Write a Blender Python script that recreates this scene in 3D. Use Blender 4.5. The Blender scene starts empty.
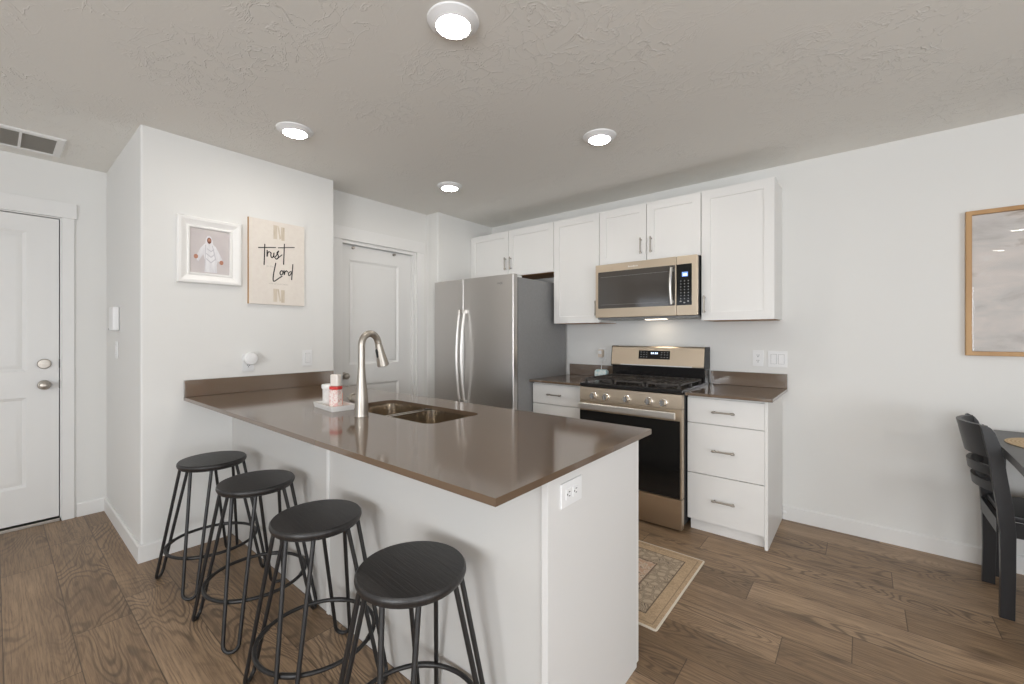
import bpy, bmesh, math, random
from mathutils import Vector, Matrix
random.seed(7)
PI = math.pi
sc = bpy.context.scene
COL = sc.collection

# ---------------------------------------------------------------- camera, world, light, exposure
cam_d = bpy.data.cameras.new('camera'); cam = bpy.data.objects.new('camera', cam_d); COL.objects.link(cam)
cam.location = (1.6652, -3.528, 1.2876)
cam.rotation_euler = (PI/2, 0, math.radians(39.3893))
cam_d.sensor_width = 36.0; cam_d.lens = 14.9877; cam_d.shift_y = -0.0066
cam_d.clip_start = 0.02
sc.camera = cam
sc.view_settings.view_transform = 'Standard'; sc.view_settings.look = 'None'
sc.view_settings.gamma = 1.0; sc.view_settings.use_curve_mapping = False
sc.view_settings.exposure = -0.08
sc.cycles.use_denoising = True
sc.cycles.max_bounces = 10; sc.cycles.diffuse_bounces = 6; sc.cycles.glossy_bounces = 5
sc.cycles.transparent_max_bounces = 8
sc.cycles.sample_clamp_indirect = 6.0
sc.cycles.caustics_reflective = False; sc.cycles.caustics_refractive = False

world = bpy.data.worlds.new('world'); sc.world = world
world.use_nodes = True
wbg = world.node_tree.nodes['Background']
wbg.inputs[0].default_value = (0.72, 0.84, 1.0, 1); wbg.inputs[1].default_value = 1.2

H = 2.484                                  # ceiling height
WIN = [('front', -2.35, -0.75, 0.75, 2.15), ('front', 0.90, 3.13, 0.65, 2.15), ('right', -5.8, -2.5, 0.12, 2.25)]  # right window is out of view, enlarged to brighten the ceiling
FY, RX = -6.6, 4.8                          # front wall plane, right wall plane
WIN_POWER = [8, 158, 148]                   # daylight through each window
WIN_TILT = [0, 20, 35]                       # upward turn added to the window lights to brighten the ceiling
for k, (side, a0, a1, z0, z1) in enumerate(WIN):
    ld = bpy.data.lights.new('window_daylight', 'AREA'); ld.shape = 'RECTANGLE'
    ld.size = a1-a0; ld.size_y = z1-z0; ld.energy = WIN_POWER[k]; ld.color = (0.95, 0.975, 1.0)
    lo = bpy.data.objects.new('window_daylight', ld); COL.objects.link(lo); ti = math.radians(WIN_TILT[k])
    if side == 'front':
        lo.location = ((a0+a1)/2, FY-0.2, (z0+z1)/2); lo.rotation_euler = (PI/2+ti, 0, 0)
    else:
        lo.location = (RX+0.55, (a0+a1)/2, (z0+z1)/2-0.1); lo.rotation_euler = (PI/2+ti, 0, PI/2)
LAMP_STRENGTH = 96.0
LAMP_COL = (1.0, 0.945, 0.87)

# ---------------------------------------------------------------- helpers
def lin(r, g, b):
    f = lambda c: (c/255/12.92) if c/255 <= 0.04045 else ((c/255+0.055)/1.055)**2.4
    return (f(r), f(g), f(b), 1)
def N(nt, t, **kw):
    n = nt.nodes.new(t)
    for k, v in kw.items():
        setattr(n, k, v)
    return n
def mathn(nt, op, a, b=None, c=None):
    n = nt.nodes.new('ShaderNodeMath'); n.operation = op
    for i, v in enumerate((a, b, c)):
        if v is None: continue
        if isinstance(v, (int, float)): n.inputs[i].default_value = v
        else: nt.links.new(v, n.inputs[i])
    return n.outputs[0]
def mixc(nt, f, a, b, mode='MIX'):
    n = nt.nodes.new('ShaderNodeMix'); n.data_type = 'RGBA'; n.blend_type = mode
    for s, v in ((n.inputs[0], f), (n.inputs[6], a), (n.inputs[7], b)):
        if isinstance(v, (int, float)): s.default_value = v
        elif isinstance(v, tuple): s.default_value = v
        else: nt.links.new(v, s)
    return n.outputs[2]
def ramp(nt, v, pts):
    n = nt.nodes.new('ShaderNodeValToRGB'); el = n.color_ramp.elements
    while len(el) < len(pts): el.new(0.5)
    for e, (p, c) in zip(el, pts):
        e.position = p; e.color = c if isinstance(c, tuple) else (c, c, c, 1)
    nt.links.new(v, n.inputs[0]); return n.outputs[0]
def noise(nt, vec, scale, detail=3, rough=0.5, dist=0.0):
    n = nt.nodes.new('ShaderNodeTexNoise'); n.inputs['Scale'].default_value = scale
    n.inputs['Detail'].default_value = detail; n.inputs['Roughness'].default_value = rough
    n.inputs['Distortion'].default_value = dist
    if vec is not None: nt.links.new(vec, n.inputs['Vector'])
    return n.outputs[0]
def mapping(nt, vec, sc_=(1, 1, 1), loc=(0, 0, 0)):
    n = nt.nodes.new('ShaderNodeMapping'); n.inputs['Scale'].default_value = sc_; n.inputs['Location'].default_value = loc
    nt.links.new(vec, n.inputs['Vector']); return n.outputs[0]
def bump(nt, h, strength=0.2, dist=0.01):
    n = nt.nodes.new('ShaderNodeBump'); n.inputs['Strength'].default_value = strength; n.inputs['Distance'].default_value = dist
    nt.links.new(h, n.inputs['Height']); return n.outputs[0]
def mat(name, col, rough=0.5, metal=0.0, spec=0.5, coat=0.0, emit=None, estr=0.0):
    m = bpy.data.materials.new(name); m.use_nodes = True
    b = m.node_tree.nodes['Principled BSDF']
    b.inputs['Base Color'].default_value = col; b.inputs['Roughness'].default_value = rough
    b.inputs['Metallic'].default_value = metal; b.inputs['Specular IOR Level'].default_value = spec
    b.inputs['Coat Weight'].default_value = coat
    if emit: b.inputs['Emission Color'].default_value = emit; b.inputs['Emission Strength'].default_value = estr
    return m
def nodes(m):
    nt = m.node_tree; return nt, nt.nodes['Principled BSDF']
def coords(nt, kind='Object'):
    return nt.nodes.new('ShaderNodeTexCoord').outputs[kind]
def mottled(name, c0, c1, scale, rough, stretch=(1, 1, 1), bstr=0.0, metal=0.0, spec=0.5, bscale=None, coat=0.0):
    m = mat(name, c0, rough, metal, spec, coat); nt, b = nodes(m)
    v = mapping(nt, coords(nt), stretch)
    n = noise(nt, v, scale, 4)
    nt.links.new(ramp(nt, n, [(0.3, c0), (0.7, c1)]), b.inputs['Base Color'])
    if bstr:
        nt.links.new(bump(nt, noise(nt, v, bscale or scale, 3), bstr, 0.002), b.inputs['Normal'])
    return m

ORG = {}                                   # world origin of every thing / part
class MB:
    def __init__(s): s.bm = bmesh.new(); s.mi = 0
    def _tagnew(s, faces):
        for f in faces: f.material_index = s.mi
    def merge(s, other):
        vm = {v: s.bm.verts.new(v.co) for v in other.verts}
        for f in other.faces:
            try: nf = s.bm.faces.new([vm[v] for v in f.verts]); nf.material_index = s.mi
            except ValueError: pass
        other.free()
    def box(s, x0, x1, y0, y1, z0, z1, b=0.0, seg=2):
        t = bmesh.new(); bmesh.ops.create_cube(t, size=1)
        for v in t.verts:
            v.co = Vector(((x0+x1)/2+v.co.x*(x1-x0), (y0+y1)/2+v.co.y*(y1-y0), (z0+z1)/2+v.co.z*(z1-z0)))
        if b > 0: bmesh.ops.bevel(t, geom=list(t.edges), offset=b, segments=seg, profile=0.5, affect='EDGES')
        s.merge(t); return s
    def rbox(s, x0, x1, y0, y1, z0, z1, axis, r, seg=4, b=0.0):
        """box whose four edges along axis are rounded by r"""
        a0, a1, c0, c1 = {'x': (y0, y1, z0, z1), 'y': (x0, x1, z0, z1), 'z': (x0, x1, y0, y1)}[axis]
        l0, l1 = {'x': (x0, x1), 'y': (y0, y1), 'z': (z0, z1)}[axis]
        return s.prism(rrect(a0, a1, c0, c1, r, seg), axis, l0, l1, b)
    def prism(s, poly, axis, l0, l1, b=0.0):
        t = bmesh.new()
        f = {'x': lambda p, l: (l, p[0], p[1]), 'y': lambda p, l: (p[0], l, p[1]), 'z': lambda p, l: (p[0], p[1], l)}[axis]
        A = [t.verts.new(f(p, l0)) for p in poly]; B = [t.verts.new(f(p, l1)) for p in poly]
        n = len(poly)
        fa = t.faces.new(A); fb = t.faces.new(B)
        for i in range(n): t.faces.new((A[i], A[(i+1) % n], B[(i+1) % n], B[i]))
        if b > 0:
            es = set(fa.edges) | set(fb.edges)
            bmesh.ops.recalc_face_normals(t, faces=t.faces)
            bmesh.ops.bevel(t, geom=list(es), offset=b, segments=2, profile=0.5, affect='EDGES')
        s.merge(t); return s
    def tube(s, pts, r, n=10, closed=False, squash=None):
        pts = [Vector(p) for p in pts]; m = len(pts)
        rs = r if isinstance(r, (list, tuple)) else [r]*m
        tang = []
        for i in range(m):
            a = pts[(i-1) % m] if (closed or i > 0) else pts[i]
            c = pts[(i+1) % m] if (closed or i < m-1) else pts[i]
            tang.append((c-a).normalized())
        up = Vector((0, 0, 1)) if abs(tang[0].z) < 0.9 else Vector((1, 0, 0))
        u = tang[0].cross(up).normalized(); rings = []
        for i in range(m):
            u = (u-tang[i]*u.dot(tang[i])).normalized(); w = tang[i].cross(u)
            rings.append([s.bm.verts.new(pts[i]+(u*math.cos(2*PI*k/n)+w*math.sin(2*PI*k/n)*(squash or 1))*rs[i]) for k in range(n)])
        fs = []
        for i in range(m if closed else m-1):
            a, c = rings[i], rings[(i+1) % m]
            for k in range(n): fs.append(s.bm.faces.new((a[k], a[(k+1) % n], c[(k+1) % n], c[k])))
        if not closed:
            fs.append(s.bm.faces.new(rings[0])); fs.append(s.bm.faces.new(rings[-1]))
        s._tagnew(fs); return s
    def lathe(s, prof, c, axis='z', n=32, sgn=1):
        """prof: list of (radius, height along axis)"""
        c = Vector(c); rings = []
        ax = {'x': Vector((1, 0, 0)), 'y': Vector((0, 1, 0)), 'z': Vector((0, 0, 1))}[axis]*sgn
        u = Vector((0, 0, 1)) if axis != 'z' else Vector((1, 0, 0)); w = ax.cross(u)
        fs = []
        for r, h in prof:
            if r < 1e-6: rings.append([s.bm.verts.new(c+ax*h)])
            else: rings.append([s.bm.verts.new(c+ax*h+(u*math.cos(2*PI*k/n)+w*math.sin(2*PI*k/n))*r) for k in range(n)])
        for a, b in zip(rings, rings[1:]):
            for k in range(n):
                q = (k+1) % n
                if len(a) == 1 and len(b) == 1: continue
                if len(a) == 1: fs.append(s.bm.faces.new((a[0], b[q], b[k])))
                elif len(b) == 1: fs.append(s.bm.faces.new((a[k], a[q], b[0])))
                else: fs.append(s.bm.faces.new((a[k], a[q], b[q], b[k])))
        if len(rings[0]) > 1: fs.append(s.bm.faces.new(rings[0]))
        if len(rings[-1]) > 1: fs.append(s.bm.faces.new(rings[-1]))
        s._tagnew(fs); return s
    def panel(s, f, a0, a1, b0, b1, th, panels, prof):
        """slab with panels let into its face; f(a, b, d) -> xyz, d outwards, front at d = 0"""
        A = sorted({a0, a1} | {p[0] for p in panels} | {p[1] for p in panels})
        B = sorted({b0, b1} | {p[2] for p in panels} | {p[3] for p in panels})
        g = {}
        def V(a, b, d):
            k = (round(a, 5), round(b, 5), round(d, 5))
            if k not in g: g[k] = s.bm.verts.new(f(a, b, d))
            return g[k]
        fs = []
        def quad(p, q, r_, t): fs.append(s.bm.faces.new((p, q, r_, t)))
        for i in range(len(A)-1):
            for j in range(len(B)-1):
                am, bmid = (A[i]+A[i+1])/2, (B[j]+B[j+1])/2
                if any(p[0] < am < p[1] and p[2] < bmid < p[3] for p in panels): continue
                quad(V(A[i], B[j], 0), V(A[i+1], B[j], 0), V(A[i+1], B[j+1], 0), V(A[i], B[j+1], 0))
        for (pa, pb, pc, pd) in panels:
            ring = (pa, pb, pc, pd, 0.0)
            for ins, d in prof:
                nr = (pa+ins, pb-ins, pc+ins, pd-ins, d)
                o_ = [(ring[0], ring[2]), (ring[1], ring[2]), (ring[1], ring[3]), (ring[0], ring[3])]
                n_ = [(nr[0], nr[2]), (nr[1], nr[2]), (nr[1], nr[3]), (nr[0], nr[3])]
                for k in range(4):
                    q = (k+1) % 4
                    quad(V(*o_[k], ring[4]), V(*o_[q], ring[4]), V(*n_[q], nr[4]), V(*n_[k], nr[4]))
                ring = nr
            quad(V(ring[0], ring[2], ring[4]), V(ring[1], ring[2], ring[4]), V(ring[1], ring[3], ring[4]), V(ring[0], ring[3], ring[4]))
        for i in range(len(A)-1):
            for b in (b0, b1): quad(V(A[i], b, 0), V(A[i+1], b, 0), V(A[i+1], b, -th), V(A[i], b, -th))
        for j in range(len(B)-1):
            for a in (a0, a1): quad(V(a, B[j], 0), V(a, B[j+1], 0), V(a, B[j+1], -th), V(a, B[j], -th))
        ba = [V(a, b0, -th) for a in A]+[V(a1, b, -th) for b in B[1:]]+[V(a, b1, -th) for a in A[::-1][1:]]+[V(a0, b, -th) for b in B[::-1][1:-1]]
        fs.append(s.bm.faces.new(ba))
        s._tagnew(fs); return s
    def holed(s, outer, hole, z0, z1):
        """flat slab with a hole (xy outlines)"""
        t = bmesh.new(); es = []
        for loop in (outer, hole):
            vs = [t.verts.new((p[0], p[1], z1)) for p in loop]
            es += [t.edges.new((vs[i], vs[(i+1) % len(vs)])) for i in range(len(vs))]
        bmesh.ops.triangle_fill(t, use_beauty=True, use_dissolve=False, edges=es)
        ret = bmesh.ops.extrude_face_region(t, geom=list(t.faces))
        for e in ret['geom']:
            if isinstance(e, bmesh.types.BMVert): e.co.z = z0
        s.merge(t); return s
    def build(s, name, m, parent=None, smooth=35, mod=None):
        bmesh.ops.recalc_face_normals(s.bm, faces=s.bm.faces)
        off = ORG.get(parent.name, Vector((0, 0, 0))) if parent else Vector((0, 0, 0))
        if parent:
            for v in s.bm.verts: v.co -= off
        me = bpy.data.meshes.new(name); s.bm.to_mesh(me); s.bm.free()
        for mm in (m if isinstance(m, (list, tuple)) else [m]): me.materials.append(mm)
        me.polygons.foreach_set('use_smooth', [True]*len(me.polygons))
        me.set_sharp_from_angle(angle=math.radians(smooth))
        o = bpy.data.objects.new(name, me); COL.objects.link(o)
        wn_ = o.modifiers.new('weighted_normals', 'WEIGHTED_NORMAL'); wn_.keep_sharp = True; wn_.weight = 100; wn_.mode = 'FACE_AREA'
        if parent: o.parent = parent
        ORG[o.name] = off.copy()
        return o
def rrect(a0, a1, b0, b1, r, seg=4):
    out = []
    for cx, cy, st in ((a1-r, b1-r, 0), (a0+r, b1-r, 90), (a0+r, b0+r, 180), (a1-r, b0+r, 270)):
        for k in range(seg+1):
            t = math.radians(st+90*k/seg); out.append((cx+r*math.cos(t), cy+r*math.sin(t)))
    return out
def thing(name, label, cat, loc, group=None, kind=None):
    o = bpy.data.objects.new(name, None); COL.objects.link(o)
    o.location = loc; o.empty_display_size = 0.05
    o['label'] = label; o['category'] = cat
    if group: o['group'] = group
    if kind: o['kind'] = kind
    ORG[o.name] = Vector(loc); return o
def tag(o, label, cat, group=None):
    o['label'] = label; o['category'] = cat
    if group: o['group'] = group
    return o
def rebase(o, base):
    """put the origin of a single-mesh thing at its base"""
    b = Vector(base); o.data.transform(Matrix.Translation(-b)); o.location = b; return o
def structure(o, label=None):
    o['kind'] = 'structure'
    if label: o['label'] = label
    return o
def copy_tree(o, parent=None):
    c = o.copy(); COL.objects.link(c)
    if parent: c.parent = parent
    for ch in list(o.children): copy_tree(ch, c)
    return c

# ---------------------------------------------------------------- materials
def paint(name, c, bstr=0.08):
    m = mat(name, c, 0.62, spec=0.35); nt, b = nodes(m)
    v = coords(nt)
    nt.links.new(bump(nt, noise(nt, v, 120, 3), bstr, 0.002), b.inputs['Normal'])
    return m
M = {}
M['wall'] = paint('wall_paint', (0.74, 0.735, 0.715, 1))
M['trim'] = mat('trim_paint', (0.77, 0.765, 0.75, 1), 0.4, spec=0.4)
M['doorpaint'] = mat('door_paint', (0.75, 0.745, 0.73, 1), 0.38, spec=0.4)
M['cabinet'] = mat('cabinet_paint', (0.78, 0.77, 0.75, 1), 0.35, spec=0.45)
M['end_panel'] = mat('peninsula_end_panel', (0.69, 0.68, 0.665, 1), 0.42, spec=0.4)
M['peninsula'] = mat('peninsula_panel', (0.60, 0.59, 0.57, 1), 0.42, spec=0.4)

# ceiling: hand-trowelled texture, thin raised ridges
m = mat('ceiling_texture', (0.80, 0.785, 0.745, 1), 0.8, spec=0.25); nt, b = nodes(m)
v = coords(nt)
n1 = noise(nt, mapping(nt, v, (1.0, 1.5, 1)), 5.2, 4, 0.55, 0.9)
ridge = mathn(nt, 'ABSOLUTE', mathn(nt, 'SUBTRACT', n1, 0.5))
ridge = ramp(nt, ridge, [(0.0, 1.0), (0.016, 0.0)])
n1b = noise(nt, mapping(nt, v, (1.3, 1.0, 1), (4, 2, 0)), 8.0, 3, 0.5, 1.2)
ridge2 = ramp(nt, mathn(nt, 'ABSOLUTE', mathn(nt, 'SUBTRACT', n1b, 0.46)), [(0.0, 0.8), (0.013, 0.0)])
msk = ramp(nt, noise(nt, v, 2.3, 2), [(0.40, 0.0), (0.62, 1.0)])
fine = mathn(nt, 'MULTIPLY', noise(nt, v, 60, 3), 0.10)
hgt = mathn(nt, 'ADD', mathn(nt, 'MULTIPLY', mathn(nt, 'MAXIMUM', ridge, ridge2), msk), fine)
nt.links.new(bump(nt, hgt, 0.55, 0.005), b.inputs['Normal'])
M['ceiling'] = m

# floor: wide wood-look planks along x
m = mat('floor_planks', (0.2, 0.15, 0.1, 1), 0.42, spec=0.4); nt, b = nodes(m)
v = coords(nt)
sx = nt.nodes.new('ShaderNodeSeparateXYZ'); nt.links.new(v, sx.inputs[0])
PW, PL = 0.192, 1.22
yr = mathn(nt, 'DIVIDE', mathn(nt, 'ADD', sx.outputs[1], 3.118), PW)
row = mathn(nt, 'FLOOR', yr)
wn = nt.nodes.new('ShaderNodeTexWhiteNoise'); wn.noise_dimensions = '1D'; nt.links.new(row, wn.inputs['W'])
off = mathn(nt, 'MULTIPLY', wn.outputs['Value'], PL)
for k, xj in ((9, 1.634), (8, 1.402), (10, 1.227), (12, 0.905), (13, 1.788), (14, 1.50), (-1, -0.945), (-2, -0.642), (0, -1.124), (11, 0.60)):
    eq = mathn(nt, 'COMPARE', row, k, 0.1)
    off = mathn(nt, 'ADD', mathn(nt, 'MULTIPLY', off, mathn(nt, 'SUBTRACT', 1.0, eq)), mathn(nt, 'MULTIPLY', eq, xj))
xr = mathn(nt, 'DIVIDE', mathn(nt, 'SUBTRACT', sx.outputs[0], off), PL)
plank = mathn(nt, 'FLOOR', xr)
cv = nt.nodes.new('ShaderNodeCombineXYZ'); nt.links.new(row, cv.inputs[0]); nt.links.new(plank, cv.inputs[1])
wp = nt.nodes.new('ShaderNodeTexWhiteNoise'); wp.noise_dimensions = '2D'; nt.links.new(cv.outputs[0], wp.inputs['Vector'])
tone = wp.outputs['Value']
# grain coordinates: shifted per plank
shift = nt.nodes.new('ShaderNodeVectorMath'); shift.operation = 'MULTIPLY_ADD'
nt.links.new(wp.outputs['Color'], shift.inputs[0]); shift.inputs[1].default_value = (7, 5, 9); nt.links.new(v, shift.inputs[2])
g = mapping(nt, shift.outputs[0], (1.0, 9.0, 1.0))
big = noise(nt, mapping(nt, shift.outputs[0], (0.9, 4.2, 1)), 2.1, 3, 0.5, 0.4)
fineg = noise(nt, mapping(nt, shift.outputs[0], (2.2, 62.0, 1)), 2.6, 5, 0.7, 0.2)
# cathedral rings: contour lines of a stretched noise
ringsrc = noise(nt, mapping(nt, shift.outputs[0], (1.0, 3.6, 1)), 1.15, 2, 0.45, 0.25)
rings = mathn(nt, 'SINE', mathn(nt, 'MULTIPLY', ringsrc, 210.0))
rings = ramp(nt, mathn(nt, 'MULTIPLY_ADD', rings, 0.5, 0.5), [(0.0, 0.0), (0.55, 0.1), (1.0, 1.0)])
ringmask = ramp(nt, noise(nt, mapping(nt, shift.outputs[0], (0.8, 2.5, 1), (3, 3, 0)), 1.2, 1), [(0.42, 0.0), (0.62, 1.0)])
base = ramp(nt, tone, [(0.0, lin(146, 121, 94)), (0.5, lin(168, 140, 110)), (1.0, lin(190, 161, 130))])
c1 = mixc(nt, mathn(nt, 'MULTIPLY', ramp(nt, big, [(0.30, 0.0), (0.72, 1.0)]), 0.55), base, lin(104, 82, 62))
c2 = mixc(nt, mathn(nt, 'MULTIPLY', ramp(nt, fineg, [(0.40, 0.0), (0.66, 1.0)]), 0.60), c1, lin(76, 60, 47))
c3 = mixc(nt, mathn(nt, 'MULTIPLY', mathn(nt, 'MULTIPLY', rings, ringmask), 0.62), c2, lin(66, 52, 41))
kn = nt.nodes.new('ShaderNodeTexVoronoi'); kn.inputs['Scale'].default_value = 1.5
nt.links.new(mapping(nt, shift.outputs[0], (1, 3.2, 1)), kn.inputs['Vector'])
c4 = mixc(nt, ramp(nt, kn.outputs['Distance'], [(0.03, 0.65), (0.13, 0.0)]), c3, lin(70, 54, 42))
fy = mathn(nt, 'FRACT', yr); fx = mathn(nt, 'FRACT', xr)
dy = mathn(nt, 'MULTIPLY', mathn(nt, 'MINIMUM', fy, mathn(nt, 'SUBTRACT', 1.0, fy)), PW)
dx = mathn(nt, 'MULTIPLY', mathn(nt, 'MINIMUM', fx, mathn(nt, 'SUBTRACT', 1.0, fx)), PL)
seam = mathn(nt, 'MINIMUM', dx, dy)
seamf = ramp(nt, mathn(nt, 'MULTIPLY', seam, 100.0), [(0.07, 0.8), (0.24, 0.0)])
c5 = mixc(nt, seamf, c4, lin(62, 50, 41))
nt.links.new(c5, b.inputs['Base Color'])
hb = mathn(nt, 'SUBTRACT', mathn(nt, 'MULTIPLY', fineg, 0.25), seamf)
nt.links.new(bump(nt, hb, 0.25, 0.002), b.inputs['Normal'])
M['floor'] = m

M['quartz'] = mat('brown_quartz', lin(104, 86, 70), 0.10)
M['quartz'].node_tree.nodes['Principled BSDF'].inputs['IOR'].default_value = 2.35
def steel(name, c, r0=0.24, stretch=(1, 1, 60)):
    m = mat(name, c, r0, 1.0); nt, b = nodes(m)
    n = noise(nt, mapping(nt, coords(nt), stretch), 12, 4, 0.6)
    nt.links.new(ramp(nt, n, [(0.2, (r0-0.05,)*3+(1,)), (0.8, (r0+0.08,)*3+(1,))]), b.inputs['Roughness'])
    return m
M['steel_fridge'] = steel('fridge_steel', (0.58, 0.56, 0.54, 1), 0.32, (60, 1, 1.0))
M['steel_warm'] = steel('range_steel', (0.60, 0.50, 0.385, 1), 0.33, (1, 1, 60))
M['steel_sink'] = steel('sink_steel', (0.68, 0.61, 0.52, 1), 0.18, (30, 30, 1))
M['chrome'] = mat('brushed_nickel_bright', (0.78, 0.77, 0.75, 1), 0.2, 1.0)
M['handle_steel'] = mat('handle_steel', (0.84, 0.82, 0.79, 1), 0.38, 1.0)
M['nickel'] = steel('brushed_nickel', (0.43, 0.395, 0.35, 1), 0.38, (1, 1, 40))
M['fridge_side'] = mottled('fridge_side_paint', (0.23, 0.23, 0.23, 1), (0.25, 0.25, 0.25, 1), 60, 0.42, bstr=0.05, spec=0.5)
M['black_glass'] = mat('black_glass', (0.008, 0.008, 0.008, 1), 0.1, spec=0.35)
M['mw_glass'] = mat('tinted_glass', (0.055, 0.048, 0.042, 1), 0.08, spec=0.9)
M['black'] = mat('black_plastic', (0.012, 0.012, 0.013, 1), 0.45)
M['black_enamel'] = mat('black_enamel', (0.012, 0.011, 0.011, 1), 0.22, spec=0.5)
M['iron'] = mottled('cast_iron', (0.035, 0.03, 0.027, 1), (0.05, 0.043, 0.038, 1), 80, 0.5, bstr=0.1)
M['stool_metal'] = mat('stool_black_metal', (0.014, 0.013, 0.013, 1), 0.42, spec=0.5)
m = mat('stool_seat_wood', (0.02, 0.018, 0.017, 1), 0.38, spec=0.5); nt, b = nodes(m)
v = coords(nt)
gn = noise(nt, mapping(nt, v, (3, 42, 1)), 3.0, 5, 0.6, 0.6)
nt.links.new(ramp(nt, gn, [(0.3, (0.012, 0.011, 0.011, 1)), (0.62, (0.022, 0.019, 0.018, 1)), (0.8, (0.045, 0.038, 0.034, 1))]), b.inputs['Base Color'])
nt.links.new(bump(nt, gn, 0.35, 0.003), b.inputs['Normal'])
M['stool_wood'] = m
M['chair_wood'] = mottled('chair_black_wood', (0.012, 0.012, 0.014, 1), (0.019, 0.018, 0.019, 1), 14, 0.36, (1, 1, 0.2), 0.05, spec=0.5)
M['table_wood'] = mottled('table_dark_wood', (0.035, 0.034, 0.036, 1), (0.055, 0.053, 0.054, 1), 10, 0.34, (1, 8, 1), 0.04)
M['white_plastic'] = mat('white_plastic', (0.80, 0.80, 0.80, 1), 0.35)
M['grey_plastic'] = mat('grey_plastic', (0.25, 0.25, 0.25, 1), 0.4)
M['gap_grey'] = mat('switch_gap', (0.35, 0.35, 0.35, 1), 0.6)
M['slot'] = mat('outlet_slot', (0.05, 0.05, 0.05, 1), 0.6)
M['white_ceramic'] = mat('white_ceramic', (0.82, 0.81, 0.79, 1), 0.2)
M['frame_white'] = mat('white_frame', (0.83, 0.82, 0.80, 1), 0.35)
M['oak'] = mottled('oak_frame', lin(188, 148, 98), lin(168, 126, 78), 14, 0.45, (1, 1, 0.15), 0.05)
M['rawwood'] = mottled('raw_wood', lin(170, 128, 84), lin(150, 108, 68), 10, 0.6, (0.2, 2, 1))
M['canvas'] = mottled('sign_board', lin(226, 219, 210), lin(222, 214, 205), 40, 0.7)
M['ink'] = mat('sign_black_ink', (0.012, 0.011, 0.01, 1), 0.6)
M['pale_ink'] = mat('sign_pale_ink', lin(196, 190, 182), 0.7)
M['tan_brush'] = mottled('tan_brush_strokes', lin(190, 176, 156), lin(214, 203, 186), 26, 0.7, (1, 5, 0.6))
M['lamp'] = mat('lamp_diffuser', (1, 1, 1, 1), 0.5, emit=LAMP_COL+(1,), estr=LAMP_STRENGTH)
M['screen'] = mat('lit_display', (0.02, 0.02, 0.03, 1), 0.2, emit=(0.25, 0.42, 1.0, 1), estr=1.4)
M['digits'] = mat('lit_digits', (0.02, 0.02, 0.03, 1), 0.2, emit=(0.65, 0.78, 1.0, 1), estr=2.2)
M['keys'] = mat('key_legend', (0.30, 0.30, 0.30, 1), 0.5)
M['dark_recess'] = mat('vent_dark', (0.09, 0.085, 0.08, 1), 0.8)

# ---------------------------------------------------------------- room shell
XP, XD, XA, XE = -1.497, -1.683, -1.521, -2.642        # picture wall, pantry wall, alcove wall, entry wall
YE, YP1, YS = -2.996, -1.856, -0.782
fl = MB().box(XE-0.2, RX+0.2, FY-0.2, 0.2, -0.1, 0.0).build('floor', M['floor']); structure(fl, 'brown wood plank floor')
ce = MB().box(XE-0.2, RX+0.2, FY-0.2, 0.2, H, H+0.1).build('ceiling', M['ceiling']); structure(ce, 'pale grey trowel-textured ceiling')
structure(MB().box(XA-0.1, RX+0.1, 0.0, 0.1, 0, H).build('wall_back', M['wall']), 'white wall behind the range and dining table')
# picture wall + entry side wall in one L with a rounded outside corner
r = 0.012
poly = [(XP, YP1)]+[(XP-r+r*math.cos(math.radians(-a)), YE+r+r*math.sin(math.radians(-a))) for a in (0, 22, 45, 67, 90)] + [(XE, YE), (XE, YE+0.1), (XP-0.11, YE+0.1), (XP-0.11, YP1-0.1), (XD-0.05, YP1-0.1), (XD-0.05, YP1)]
structure(MB().prism(poly, 'z', 0, H).build('wall_left', M['wall']), 'white wall with the two pictures')
# pantry wall with door opening
PY0, PY1, PZ = -1.692, -0.920, 2.088
mb = MB()
mb.box(XD-0.1, XD, YP1, PY0, 0, H); mb.box(XD-0.1, XD, PY1, YS+0.0, 0, H); mb.box(XD-0.1, XD, PY0, PY1, PZ, H)
structure(mb.build('wall_left_pantry', M['wall']), 'white wall around the pantry door')
structure(MB().prism([(XD-0.1, YS), (XA-0.006, YS), (XA, YS+0.006), (XA, 0), (XD-0.1, 0)], 'z', 0, H).build('wall_left_alcove', M['wall']), 'white stub wall left of the refrigerator')
EY0, EY1, EZ = -4.160, -3.225, 2.105
mb = MB()
mb.box(XE-0.1, XE, EY1, YE+0.1, 0, H); mb.box(XE-0.1, XE, FY, EY0, 0, H); mb.box(XE-0.1, XE, EY0, EY1, EZ, H)
structure(mb.build('wall_entry', M['wall']), 'white wall with the entry door')
# front and right walls with window openings
mb = MB(); xs = XE-0.1
for side, a0, a1, z0, z1 in WIN[:2]:
    mb.box(xs, a0, FY-0.12, FY, 0, H); mb.box(a0, a1, FY-0.12, FY, 0, z0); mb.box(a0, a1, FY-0.12, FY, z1, H); xs = a1
mb.box(xs, RX+0.1, FY-0.12, FY, 0, H)
structure(mb.build('wall_front', M['wall']), 'white window wall behind the camera')
_, a0, a1, z0, z1 = WIN[2]
mb = MB(); mb.box(RX, RX+0.12, FY, a0, 0, H); mb.box(RX, RX+0.12, a1, 0, 0, H)
mb.box(RX, RX+0.12, a0, a1, 0, z0); mb.box(RX, RX+0.12, a0, a1, z1, H)
structure(mb.build('wall_right', M['wall']), 'white window wall at the right')
glass = bpy.data.materials.new('window_glass'); glass.use_nodes = True
nt = glass.node_tree; nt.nodes.clear()
o_ = nt.nodes.new('ShaderNodeOutputMaterial'); mx = nt.nodes.new('ShaderNodeMixShader'); tr = nt.nodes.new('ShaderNodeBsdfTransparent'); gl = nt.nodes.new('ShaderNodeBsdfGlossy')
gl.inputs['Roughness'].default_value = 0.02; mx.inputs[0].default_value = 0.06
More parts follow.
